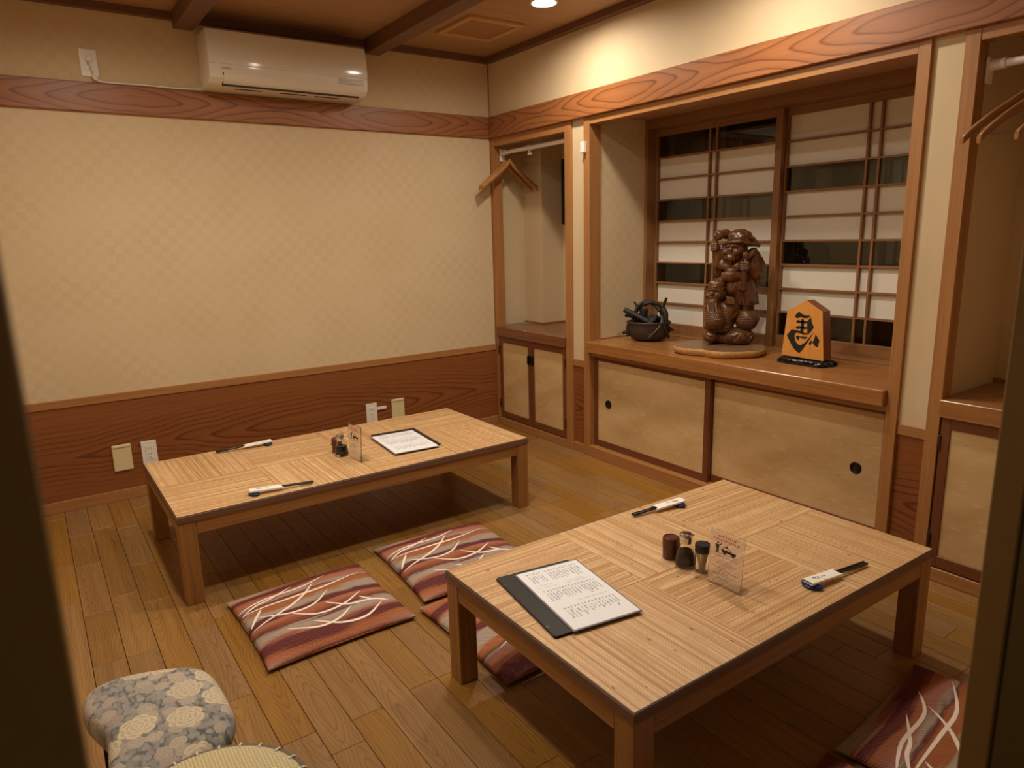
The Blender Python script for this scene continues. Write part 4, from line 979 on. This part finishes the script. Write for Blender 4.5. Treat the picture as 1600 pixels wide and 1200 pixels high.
chopstick_set(-1.928, -1.276, -1.716, -1.299, 'at the front left of far table', M['blue2'], 4)

# ------------------------------------------------------------------ alcove ornaments
SHZ = 0.666
# shogi piece on its lacquer stand
kx = 0.225
FACE = [(-1.991, 0.6955), (-2.1934, 0.6919), (-2.1744, 0.9019), (-2.0955, 0.9453), (-2.008, 0.8967)]
km = empty('shogi_piece', (kx, -2.092, SHZ + 0.022)); tag(km, 'large wooden shogi piece with one bold black brushed character', 'ornament')
def yzprism(poly, x0, x1, cy, czz, bev=0.0):
    bm = bmesh.new(); a = [bm.verts.new((x0, y - cy, z - czz)) for y, z in poly]; b = [bm.verts.new((x1, y - cy, z - czz)) for y, z in poly]; n = len(poly)
    bm.faces.new(a); bm.faces.new(b[::-1])
    for i in range(n): bm.faces.new((a[i], b[i], b[(i + 1) % n], a[(i + 1) % n]))
    bmesh.ops.recalc_face_normals(bm, faces=bm.faces)
    if bev: bmesh.ops.bevel(bm, geom=list(bm.edges), offset=bev, segments=2, profile=0.5, affect='EDGES')
    return mesh_of(bm)
kb = link('wooden_block', yzprism([(y, max(z, 0.690)) for y, z in FACE], 0.0, 0.058, -2.092, SHZ + 0.022, 0.0012), M['koma'], km)
kb.data.materials.append(M['koma_side'])
for p in kb.data.polygons:
    if abs(p.normal.x) < 0.5: p.material_index = 1
STR = {'a': [(-2.0476, 0.8741), (-2.0529, 0.8847), (-2.0661, 0.8943), (-2.0807, 0.8861), (-2.0957, 0.8806), (-2.1201, 0.881), (-2.1108, 0.8712), (-2.0936, 0.8685), (-2.0759, 0.8716), (-2.0586, 0.8656), (-2.0495, 0.8684)],
 'b': [(-2.1235, 0.8744), (-2.1267, 0.8567), (-2.1392, 0.834), (-2.1304, 0.8173), (-2.119, 0.8042), (-2.1095, 0.8073), (-2.11, 0.8207), (-2.1071, 0.8417), (-2.1085, 0.8551), (-2.1154, 0.8676)],
 'c': [(-2.0788, 0.8633), (-2.0856, 0.866), (-2.092, 0.8585), (-2.0927, 0.8404), (-2.0915, 0.8243), (-2.092, 0.8082), (-2.0849, 0.8048), (-2.076, 0.8066), (-2.0772, 0.8229), (-2.078, 0.8418)],
 'd': [(-2.0538, 0.8491), (-2.0621, 0.8586), (-2.074, 0.8562), (-2.0945, 0.8553), (-2.1095, 0.8564), (-2.1095, 0.8471), (-2.0952, 0.846), (-2.0748, 0.8455), (-2.0601, 0.8442)],
 'e': [(-2.0527, 0.822), (-2.0609, 0.8322), (-2.0757, 0.8322), (-2.0963, 0.8301), (-2.1095, 0.8311), (-2.1095, 0.8232), (-2.097, 0.8208), (-2.0764, 0.8215), (-2.0604, 0.8181)],
 'f': [(-2.0128, 0.7867), (-2.0352, 0.8149), (-2.0503, 0.8136), (-2.0757, 0.8107), (-2.0981, 0.8048), (-2.1189, 0.8055), (-2.1159, 0.7999), (-2.0958, 0.7965), (-2.0749, 0.8011), (-2.0585, 0.8022), (-2.0507, 0.7933), (-2.0511, 0.7797), (-2.0583, 0.7614), (-2.0725, 0.7494), (-2.0857, 0.7509), (-2.1011, 0.7621), (-2.1172, 0.7813), (-2.1408, 0.8117), (-2.1282, 0.7878), (-2.1127, 0.7621), (-2.0943, 0.733), (-2.0794, 0.7143), (-2.0657, 0.7186), (-2.0499, 0.7304), (-2.0333, 0.7532), (-2.0197, 0.7737)],
 'g': [(-2.0568, 0.783), (-2.0637, 0.7905), (-2.0759, 0.7864), (-2.0934, 0.7882), (-2.1123, 0.7888), (-2.1057, 0.7796), (-2.0911, 0.7791), (-2.0791, 0.7827), (-2.0704, 0.7804), (-2.074, 0.7713), (-2.0651, 0.7703)],
 'h': [(-2.1207, 0.7643), (-2.1267, 0.769), (-2.1304, 0.7774), (-2.1347, 0.7699), (-2.1331, 0.7603), (-2.1278, 0.7544), (-2.1224, 0.7565)],
 'i': [(-2.1499, 0.8039), (-2.1687, 0.7789), (-2.1629, 0.7497), (-2.1523, 0.7519), (-2.1401, 0.7625), (-2.1377, 0.7675), (-2.1444, 0.7816)]}
for k, s in STR.items(): link('brush_stroke', yzprism(s, -0.0008, 0.0004, -2.092, SHZ + 0.022), M['char'], km)
stz = empty('lacquer_stand', (0.255, -2.092, SHZ)); tag(stz, 'glossy black lacquered stand with carved edge under shogi piece', 'stand')
out = []
for i in range(40):
    a = 2 * PI * i / 40; q = 1.0 + 0.05 * math.sin(5 * a + 1) + 0.03 * math.sin(11 * a)
    out.append((0.066 * q * math.copysign(abs(math.cos(a)) ** 0.7, math.cos(a)), 0.128 * q * math.copysign(abs(math.sin(a)) ** 0.6, math.sin(a))))
bm = bmesh.new(); rings = []
for s, z in ((0.93, 0.0), (1.0, 0.004), (0.98, 0.010), (0.90, 0.019), (0.84, 0.022), (0.5, 0.022)):
    rings.append([bm.verts.new((x * s * (1 + 0.03 * math.sin(i * 2.1 + z * 300)), y * s, z)) for i, (x, y) in enumerate(out)])
for a, b in zip(rings, rings[1:]):
    for i in range(40): bm.faces.new((a[i], a[(i + 1) % 40], b[(i + 1) % 40], b[i]))
bm.faces.new(rings[-1]); bm.faces.new(rings[0][::-1]); bmesh.ops.recalc_face_normals(bm, faces=bm.faces)
link('carved_base', sharp(mesh_of(bm, True), 35), M['lacq'], stz)
for yy in (-0.075, -0.025, 0.03, 0.08): link('carved_knob', tubemesh([(-0.050, yy - 0.014, 0.013), (-0.058, yy, 0.014), (-0.050, yy + 0.014, 0.013)], [0.004, 0.008, 0.004], 10), M['lacq'], stz)

# live-edge slab under the statue
sl_ = empty('wood_slab', (0.205, -1.668, SHZ), R(-52.3)); tag(sl_, 'thick live-edge wooden slab under the carved statue', 'slab')
so = [(-0.222, 0.01), (-0.205, -0.06), (-0.15, -0.105), (-0.085, -0.120), (-0.05, -0.150), (0.0, -0.178), (0.06, -0.172), (0.12, -0.150), (0.175, -0.115), (0.205, -0.05), (0.212, 0.02), (0.19, 0.09), (0.13, 0.150), (0.05, 0.172), (-0.04, 0.168), (-0.11, 0.178), (-0.17, 0.135), (-0.205, 0.075)]
P = crom([(a, b, 0) for a, b in so], 4, True); rr_ = random.Random(5); n = len(P); rings = []; bm = bmesh.new()
for s, z in ((0.93, 0.0), (0.985, 0.008), (1.0, 0.020), (0.99, 0.030), (0.965, 0.034)):
    rings.append([bm.verts.new((p.x * s + rr_.uniform(-.0012, .0012), p.y * s + rr_.uniform(-.0012, .0012), z)) for p in P])
for a, b in zip(rings, rings[1:]):
    for i in range(n): bm.faces.new((a[i], a[(i + 1) % n], b[(i + 1) % n], b[i]))
bm.faces.new(rings[0][::-1]); bmesh.ops.recalc_face_normals(bm, faces=bm.faces)
link('bark_edge', mesh_of(bm, True), M['slab_side'], sl_)
link('polished_top', prism([(p.x * 0.968, p.y * 0.968) for p in P], 0.0325, 0.0350, 0.0008, 1), M['slab_top'], sl_)

# ---- carved statue: blended solids polygonised on a grid
def surfnet(f, lo, hi, h):
    lo = np.array(lo, np.float32); hi = np.array(hi, np.float32); n = np.ceil((hi - lo) / h).astype(int) + 1
    ax = [lo[i] + h * np.arange(n[i], dtype=np.float32) for i in range(3)]
    X, Y, Z = np.meshgrid(*ax, indexing='ij', sparse=True)
    V = f(X, Y, Z).astype(np.float32); S = V < 0
    c = [(0, 0, 0), (1, 0, 0), (0, 1, 0), (1, 1, 0), (0, 0, 1), (1, 0, 1), (0, 1, 1), (1, 1, 1)]
    sl = lambda A, o: A[o[0]:n[0] - 1 + o[0], o[1]:n[1] - 1 + o[1], o[2]:n[2] - 1 + o[2]]
    cnt = sum(sl(S, o).astype(np.int8) for o in c); act = (cnt > 0) & (cnt < 8)
    idx = np.argwhere(act); ids = -np.ones(act.shape, np.int64); ids[act] = np.arange(len(idx))
    pos = np.zeros((len(idx), 3), np.float64); num = np.zeros(len(idx))
    for a in range(8):
        for b in range(a + 1, 8):
            d = [c[b][k] - c[a][k] for k in range(3)]
            if sum(abs(q) for q in d) != 1: continue
            va = V[idx[:, 0] + c[a][0], idx[:, 1] + c[a][1], idx[:, 2] + c[a][2]]; vb = V[idx[:, 0] + c[b][0], idx[:, 1] + c[b][1], idx[:, 2] + c[b][2]]
            m = (va < 0) != (vb < 0); t = np.where(m, va / (va - vb + 1e-12), 0)
            for k in range(3): pos[:, k] += np.where(m, c[a][k] + t * d[k], 0)
            num += m
    pos = (idx + pos / num[:, None]) * h + lo
    Fs = []
    for k in range(3):
        a, b = [(1, 2), (2, 0), (0, 1)][k]
        s0 = [slice(1, n[i] - 1) for i in range(3)]; s0[k] = slice(0, n[k] - 1)
        s1 = list(s0); s1[k] = slice(1, n[k])
        A = S[tuple(s0)]; B = S[tuple(s1)]
        E = np.argwhere(A != B); 
        if not len(E): continue
        inside = A[E[:, 0], E[:, 1], E[:, 2]]
        base = E + np.array([0 if i == k else 1 for i in range(3)])
        def g(da, db):
            q = base.copy(); q[:, a] += da; q[:, b] += db; return ids[q[:, 0], q[:, 1], q[:, 2]]
        q = np.stack([g(-1, -1), g(0, -1), g(0, 0), g(-1, 0)], 1)
        q[~inside] = q[~inside][:, ::-1]; Fs.append(q)
    Fq = np.concatenate(Fs); Fq = Fq[(Fq >= 0).all(1)]
    me = bpy.data.meshes.new('m'); me.from_pydata(pos.tolist(), [], Fq.tolist()); me.update()
    me.polygons.foreach_set('use_smooth', [True] * len(me.polygons)); return me
KU = 0.000572
def U(zx, zy, w_): return np.array([(zx - 327) * KU, -w_ * KU, (1070 - zy) * KU], np.float32)
def smin(a, b, k): h = np.clip(0.5 + 0.5 * (b - a) / k, 0, 1); return b * (1 - h) + a * h - k * h * (1 - h)
def smax(a, b, k): return -smin(-a, -b, k)
class Sd:
    def __init__(s, k=10): s.ops = []; s.k = k * KU
    def e(s, zx, zy, w_, rx, ry, rw, op='u', k=None, rot=0.0): s.ops.append(('e', U(zx, zy, w_), np.array([rx, rw, ry], np.float32) * KU, op, s.k if k is None else k * KU, rot)); return s
    def c(s, a, b, ra, rb, op='u', k=None): s.ops.append(('c', U(*a), U(*b), ra * KU, rb * KU, op, s.k if k is None else k * KU)); return s
    def flat(s, zy, below=True): s.ops.append(('f', (1070 - zy) * KU, below)); return s
    def disp(s, fn): s.ops.append(('d', fn)); return s
    def __call__(s, X, Y, Z):
        D = None
        for o in s.ops:
            if o[0] == 'e':
                x, y, z = X - o[1][0], Y - o[1][1], Z - o[1][2]; r = o[2]
                if o[5]:
                    ca, sa = math.cos(o[5]), math.sin(o[5]); x, z = x * ca + z * sa, z * ca - x * sa
                k0 = np.sqrt((x / r[0]) ** 2 + (y / r[1]) ** 2 + (z / r[2]) ** 2); k1 = np.sqrt((x / r[0] ** 2) ** 2 + (y / r[1] ** 2) ** 2 + (z / r[2] ** 2) ** 2)
                d = k0 * (k0 - 1) / (k1 + 1e-6); op, k = o[3], o[4]
            elif o[0] == 'c':
                a, b = o[1], o[2]; ab = b - a; L2 = float((ab * ab).sum()) + 1e-12
                t = np.clip(((X - a[0]) * ab[0] + (Y - a[1]) * ab[1] + (Z - a[2]) * ab[2]) / L2, 0, 1)
                d = np.sqrt((X - a[0] - t * ab[0]) ** 2 + (Y - a[1] - t * ab[1]) ** 2 + (Z - a[2] - t * ab[2]) ** 2) - (o[3] + (o[4] - o[3]) * t); op, k = o[5], o[6]
            elif o[0] == 'f':
                d = (o[1] - Z) + 0 * X + 0 * Y if o[2] else (Z - o[1]) + 0 * X + 0 * Y
                D = np.maximum(D, d); continue
            else: D = D + o[1](X, Y, Z); continue
            if D is None: D = d
            elif op == 'u': D = smin(D, d, k)
            else: D = smax(D, -d, k)
        return D
def zxyw(X, Y, Z): return X / KU + 327, 1070 - Z / KU, -Y / KU
std = Sd(14)
# trunk, shoulders, belly, filler behind the lower figure
std.c((385, 400, -45), (410, 600, -45), 98, 108).e(385, 372, -25, 132, 62, 78).e(318, 488, 52, 84, 64, 66).e(296, 418, 48, 54, 44, 40).e(360, 412, 58, 46, 38, 36)
std.e(318, 625, -35, 98, 115, 70).e(245, 360, -35, 62, 140, 55)
# head and floppy cap
std.e(338, 282, 32, 80, 84, 72)
std.e(372, 178, 5, 104, 74, 98, k=6).c((420, 190, -30), (515, 236, -55), 70, 22, k=12).c((292, 214, 78), (372, 206, 96), 15, 15, k=4).c((372, 206, 96), (452, 222, 58), 15, 16, k=4).c((452, 222, 58), (528, 246, -20), 16, 14, k=4)
std.c((292, 214, 78), (268, 222, 30), 15, 14, k=4)
# face: brows, nose, cheeks, grin, beard, ears
std.c((262, 246, 84), (296, 240, 104), 9, 11, k=4).c((318, 241, 108), (364, 248, 92), 11, 9, k=4)
std.e(280, 262, 100, 22, 11, 14, 's', 5).e(340, 264, 106, 25, 11, 14, 's', 5).e(281, 264, 88, 17, 10, 12, k=3).e(340, 266, 94, 19, 10, 12, k=3)
std.e(304, 274, 108, 20, 24, 20, k=5).e(266, 292, 84, 27, 24, 24, k=6).e(350, 296, 94, 31, 27, 22, k=6)
std.c((262, 330, 72), (302, 300, 106), 9, 13, k=3).c((308, 300, 107), (372, 330, 78), 13, 9, k=3).e(308, 324, 108, 36, 14, 24, 's', 5).c((284, 336, 92), (334, 338, 94), 8, 8, k=4)
std.c((308, 345, 88), (300, 392, 76), 42, 12, k=8).c((262, 335, 66), (285, 372, 70), 16, 10, k=5).c((362, 335, 72), (330, 374, 76), 16, 10, k=5)
std.e(424, 285, 22, 20, 50, 18, k=4).e(424, 318, 26, 16, 20, 14, k=4).e(428, 280, 42, 9, 28, 8, 's', 4)
# raised arm and hanging sleeve
std.c((292, 395, 5), (214, 400, 10), 56, 48).c((214, 398, 12), (188, 280, 26), 46, 32).e(184, 250, 36, 34, 38, 34, k=6).c((222, 330, 0), (205, 486, -15), 48, 28).c((260, 300, -20), (215, 330, 0), 40, 40)
for q in range(4): std.c((150, 226 + q * 16, 58), (190, 222 + q * 16, 74), 9, 9, k=2.5)
# arm gripping the sack neck
std.c((488, 350, -15), (514, 478, 5), 60, 54).c((514, 478, 5), (440, 414, 78), 46, 32).e(426, 404, 92, 42, 40, 34, k=6)
for q in range(4): std.c((396, 382 + q * 17, 120), (446, 377 + q * 17, 124), 9.5, 9.5, k=2.5)
# sash and flared robe
std.c((412, 448, 94), (420, 600, 78), 28, 24).c((420, 600, 78), (436, 636, 74), 22, 3)
std.e(352, 580, 8, 92, 88, 82).c((425, 570, -20), (455, 690, -20), 88, 94).c((496, 640, 0), (538, 724, -10), 34, 18).c((382, 640, 44), (390, 718, 52), 32, 24).c((446, 640, 64), (458, 724, 70), 26, 20)
def d1_(X, Y, Z):
    zx, zy, ww = zxyw(X, Y, Z)
    m = np.clip((zy - 600) / 60, 0, 1) * np.clip((735 - zy) / 10, 0, 1) * (zx > 370)
    f = 7.0 * np.abs(np.sin((zx - 0.25 * (zy - 600)) / 17.0)) * m
    m2 = np.clip((195 - zy) / 20, 0, 1)
    f = f + 2.2 * np.sin((zx * 0.35 + zy * 0.9) / 8.0) * m2
    m3 = np.exp(-((zy - 452 - 0.05 * (zx - 320)) / 6.0) ** 2) * (ww > 20) * (zx < 395)
    m4 = np.clip((zy - 335) / 12, 0, 1) * np.clip((405 - zy) / 12, 0, 1) * (ww > 62) * (zx < 350) * (zx > 250)
    m5 = np.exp(-(((zx - 385) + (zy - 430) * 0.35) / 6.0) ** 2) * np.clip((zy - 520) / 20, 0, 1) * np.clip((600 - zy) / 20, 0, 1)
    m6 = np.clip((zy - 330) / 30, 0, 1) * np.clip((490 - zy) / 20, 0, 1) * (zx < 262)
    return (f + 8 * m3 + 3.2 * np.sin(zx / 4.0 + zy / 26) * m4 + 6 * m5 + 4.5 * np.sin((zx + zy * 0.12) / 8.0) * m6) * KU
std.disp(d1_); std.flat(735); std.c((450, 715, -20), (455, 790, -20), 68, 60, k=6)
def netpart(name, sd, z0, z1, x0, x1, w0, w1, par, h=0.0019):
    a = U(x0, z1, w1); b = U(x1, z0, w0); return link(name, surfnet(sd, a, b, h), M['statue'], par)
stt = empty('carved_statue', (0.305, -1.646, SHZ + 0.035), R(-52.3)); tag(stt, 'glossy dark carved wooden statue of two smiling bearded figures on slab', 'statue')
netpart('standing_figure', std, 90, 820, 130, 620, -170, 170, stt)
mal = Sd(5); mal.c((206, 152, 58), (268, 146, -20), 38, 38).c((204, 152, 60), (210, 152, 54), 43, 43, k=2).c((254, 147, -2), (260, 147, -10), 43, 43, k=2).c((190, 180, 34), (180, 320, 34), 12, 12).e(178, 156, 98, 26, 26, 14, 's', 3).e(180, 156, 84, 13, 13, 14, k=3)
netpart('mallet', mal, 95, 360, 130, 330, -90, 130, stt)
sac = Sd(16); sac.e(498, 425, -60, 74, 138, 90).c((486, 300, -10), (530, 400, -45), 44, 60).c((490, 530, -40), (500, 575, -40), 64, 42).c((432, 345, 92), (488, 300, 25), 17, 32, k=10).e(422, 322, 96, 28, 34, 28, k=6).c((428, 350, 100), (426, 376, 102), 15, 17, k=6)
def d4_(X, Y, Z):
    zx, zy, ww = zxyw(X, Y, Z); rr = np.sqrt((zx - 425) ** 2 + (zy - 400) ** 2); an = np.arctan2(zy - 400, zx - 425)
    return 5.0 * KU * np.abs(np.sin(an * 9.0)) * np.clip((rr - 30) / 30, 0, 1) * np.clip((470 - zy) / 60, 0, 1)
sac.disp(d4_)
netpart('sack', sac, 250, 640, 380, 640, -190, 150, stt)
sea = Sd(12)
sea.e(245, 845, 30, 124, 150, 100).e(232, 930, 35, 124, 54, 105).e(325, 775, 50, 68, 100, 70)
# folded cap, head
sea.e(202, 566, 45, 68, 50, 66, k=6).c((158, 552, 66), (252, 518, 20), 22, 30, k=8).c((245, 540, 30), (268, 606, 10), 32, 24, k=8).c((142, 588, 84), (196, 580, 112), 11, 12, k=3).c((196, 580, 112), (262, 590, 66), 12, 11, k=3).e(198, 640, 60, 70, 82, 66)
sea.c((136, 606, 98), (160, 600, 118), 8, 10, k=3).c((178, 600, 122), (226, 606, 104), 10, 8, k=3)
sea.e(148, 622, 114, 18, 10, 13, 's', 4).e(202, 624, 120, 22, 10, 13, 's', 4).e(148, 624, 104, 14, 9, 11, k=3).e(202, 626, 108, 17, 9, 11, k=3)
sea.e(168, 634, 126, 19, 23, 19, k=5).e(138, 654, 102, 24, 22, 22, k=6).e(212, 656, 110, 29, 25, 20, k=6)
sea.c((134, 690, 92), (164, 664, 124), 9, 13, k=3).c((172, 664, 125), (228, 690, 100), 13, 9, k=3).e(170, 686, 124, 33, 12, 22, 's', 5).c((148, 698, 108), (194, 700, 112), 8, 8, k=4)
sea.c((140, 700, 84), (150, 745, 78), 30, 16, k=8).c((176, 715, 96), (200, 860, 105), 50, 90, k=14).e(264, 650, 50, 17, 46, 18, k=4).e(318, 702, 100, 42, 42, 32, k=8)
for q in range(4): sea.c((292 + q * 17, 664 + q * 3, 124), (304 + q * 15, 716, 130), 8.5, 9.5, k=2.5)
def d2_(X, Y, Z):
    zx, zy, ww = zxyw(X, Y, Z)
    m = np.clip((zy - 765) / 25, 0, 1) * np.clip((935 - zy) / 20, 0, 1) * (ww > 20) * np.clip((320 - zx) / 30, 0, 1)
    row = np.floor(zy / 17.0); ph = np.mod(row, 2) * 0.5
    f = 7.0 * (np.abs(np.sin(PI * (zx / 20.0 + ph))) * np.mod(zy / 17.0, 1.0) - 0.3)
    m2 = np.clip((zy - 940) / 8, 0, 1)
    m3 = np.exp(-((zy - 942 + 0.12 * (zx - 230)) / 6.0) ** 2) * (ww > 0)
    m4 = np.clip((zy - 702) / 10, 0, 1) * np.clip((790 - zy) / 20, 0, 1) * (ww > 80) * (zx < 235)
    m5 = np.clip((zy - 730) / 20, 0, 1) * np.clip((860 - zy) / 20, 0, 1) * np.clip((zx - 325) / 20, 0, 1)
    return (-f * m + 4.0 * np.sin(zx / 7.0) * m2 + 8 * m3 + 3.5 * np.sin(zx / 4.4 - zy / 30) * m4 + 4 * np.sin((zx * 0.6 + zy * 0.6) / 9.0) * m5) * KU
sea.disp(d2_); sea.flat(978)
netpart('seated_figure', sea, 485, 990, 95, 420, -110, 230, stt)
bal = Sd(10); bal.e(456, 866, 25, 98, 92, 96).e(442, 796, 20, 76, 20, 70, k=5).c((540, 866, 25), (560, 846, 20), 20, 4, k=8)
def d3_(X, Y, Z):
    zx, zy, ww = zxyw(X, Y, Z); m = np.clip((zy - 815) / 8, 0, 1); row = np.floor(zy / 14.0); ph = np.mod(row, 2) * 0.5
    return -6.0 * KU * (np.abs(np.sin(PI * (zx / 16.0 + ph))) * np.sin(PI * np.mod(zy / 14.0, 1.0)) - 0.4) * m
bal.disp(d3_)
netpart('woven_bale', bal, 765, 975, 335, 585, -85, 140, stt)
bas = Sd(10); bas.e(168, 1002, 85, 66, 54, 72).e(388, 1005, 20, 142, 82, 122).e(290, 1022, 0, 175, 58, 105).e(235, 1010, 60, 55, 42, 60)
for a, b in (((300, 950, 130), (420, 1075, 136)), ((420, 940, 130), (330, 1070, 136)), ((420, 940, 130), (510, 1070, 96)), ((250, 950, 108), (250, 1075, 116)), ((520, 960, 66), (440, 1075, 136)), ((120, 985, 146), (225, 1020, 146))): bas.c((a[0], a[1], a[2] + 6), (b[0], b[1], b[2] + 6), 8, 8, 's', 4)
bas.flat(1070)
netpart('base_bales', bas, 915, 1080, 90, 545, -120, 185, stt)

# charcoal basket
bk = empty('charcoal_basket', (0.258, -1.142, SHZ), R(-52.3)); bk.scale = (1.08, 1.08, 1.05); tag(bk, 'dark bronze bowl basket with a twisted branch handle, at left end of shelf', 'basket')
bw_, bd_ = 0.108, 0.085
bowl = lathe([(0.0, 0.002), (0.55, 0.0), (0.78, 0.010), (0.93, 0.030), (0.985, 0.055), (0.97, 0.078), (0.99, 0.088), (1.03, 0.092), (1.035, 0.098), (1.0, 0.102), (0.95, 0.099), (0.92, 0.088), (0.93, 0.055), (0.86, 0.028), (0.6, 0.012), (0.0, 0.012)], 48, bw_, bd_)
link('bowl', bowl, M['iron'], bk)
rk = random.Random(9)
def rough_tube(pts, r, k=6, j=0.12, seg=9):
    c = crom(pts, k); return tubemesh(c, [r * (1 + rk.uniform(-j, j)) if not hasattr(r, '__len__') else r[0] + (r[1] - r[0]) * i / (len(c) - 1) for i in range(len(c))], seg)
def arch(ph, amp):
    out = []
    for i in range(25):
        t = i / 24; a = PI * (1.0 - t); tw = t * 9 + ph
        rx_ = 0.072; x_ = -0.002 + rx_ * math.cos(a) * (1 + 0.0); z_ = 0.085 + 0.112 * math.sin(a) ** 0.75
        out.append((x_ + amp * math.cos(tw) * math.cos(a), amp * math.sin(tw), z_ + amp * math.cos(tw) * math.sin(a)))
    return out
hd = link('handle', rough_tube(arch(0, 0.0065), 0.0105, 2, 0.22), M['branch'], bk)
link('handle_strand', rough_tube(arch(PI, 0.0065), 0.0095, 2, 0.22), M['branch'], hd)
link('branch_stub', rough_tube([(0.062, 0, 0.150), (0.074, -0.002, 0.185), (0.086, -0.004, 0.222)], [0.0085, 0.0068]), M['branch'], bk)
link('branch_stub', rough_tube([(-0.052, 0.004, 0.160), (-0.064, 0.004, 0.182), (-0.074, 0.004, 0.200)], [0.0065, 0.005]), M['branch'], bk)
link('root_knot', rough_tube([(0.070, -0.02, 0.165), (0.084, -0.028, 0.145), (0.088, -0.034, 0.115), (0.096, -0.034, 0.085), (0.108, -0.02, 0.05)], [0.017, 0.008]), M['branch'], bk)
link('root_knot', rough_tube([(0.066, -0.03, 0.13), (0.076, -0.050, 0.095), (0.092, -0.050, 0.06), (0.104, -0.035, 0.022)], [0.012, 0.007]), M['branch'], bk)
link('root_knot', rough_tube([(0.10, -0.03, 0.075), (0.118, -0.02, 0.06), (0.128, -0.012, 0.055)], [0.009, 0.003]), M['branch'], bk)
link('twig', rough_tube([(0.070, -0.055, 0.112), (0.060, -0.072, 0.082), (0.040, -0.084, 0.056), (0.022, -0.086, 0.036), (0.006, -0.084, 0.020)], [0.0040, 0.0024]), M['twig'], bk)
link('twig_knot', rough_tube([(0.026, -0.090, 0.046), (0.014, -0.093, 0.040)], [0.0026, 0.0016]), M['twig'], bk)
link('root_knot', rough_tube([(-0.098, -0.02, 0.085), (-0.104, -0.024, 0.055), (-0.100, -0.03, 0.022)], [0.010, 0.008]), M['branch'], bk)
link('root_knot', rough_tube([(-0.100, -0.028, 0.040), (-0.116, -0.02, 0.042), (-0.128, -0.016, 0.036)], [0.010, 0.008]), M['branch'], bk)
def log(pts, r, label, hollow=False):
    W = [bk.matrix_basis @ Vector(p) for p in pts]; base = W[0].copy()
    t = empty('charcoal_log', base); tag(t, label, 'charcoal', 'charcoal in the basket')
    c = crom([tuple(p - base) for p in W], 6); me = tubemesh(c, [r * (1 + rk.uniform(-0.06, 0.06)) for _ in c], 10)
    o = link('charred_wood', me, M['coal'], t)
    return t, c
bk.rotation_mode = 'XYZ'; bpy.context.view_layer.update()
t, c = log([(0.03, -0.045, 0.085), (-0.04, -0.03, 0.122), (-0.122, -0.01, 0.160)], 0.0150, 'long charcoal log sticking out over the left rim of bronze basket')
link('split_branch', tubemesh([tuple(c[-5] + Vector((0.012, 0.008, -0.014))), tuple(c[-1] + Vector((0.02, 0.012, -0.034)))], [0.010, 0.009], 9), M['coal'], t)
t, c = log([(-0.03, 0.012, 0.07), (-0.028, 0.010, 0.12), (-0.026, 0.008, 0.162)], 0.0235, 'upright thick charcoal stump under the basket handle')
t, c = log([(0.040, 0.05, 0.095), (0.030, 0.0, 0.114), (0.022, -0.045, 0.124)], 0.0235, 'round charcoal piece seen end-on beside the right of basket handle')
link('end_face', lathe([(0.0, 0.0), (0.012, 0.0), (0.017, 0.003), (0.0225, 0.001)], 14), M['coal'], t, tuple(c[-1] + (c[-1] - c[-2]).normalized() * 0.001), (c[-1] - c[-2]).to_track_quat('Z', 'Y').to_euler())
t, c = log([(0.055, 0.045, 0.09), (0.0, 0.05, 0.10), (-0.06, 0.04, 0.108)], 0.017, 'charcoal log lying at the back inside bronze basket')
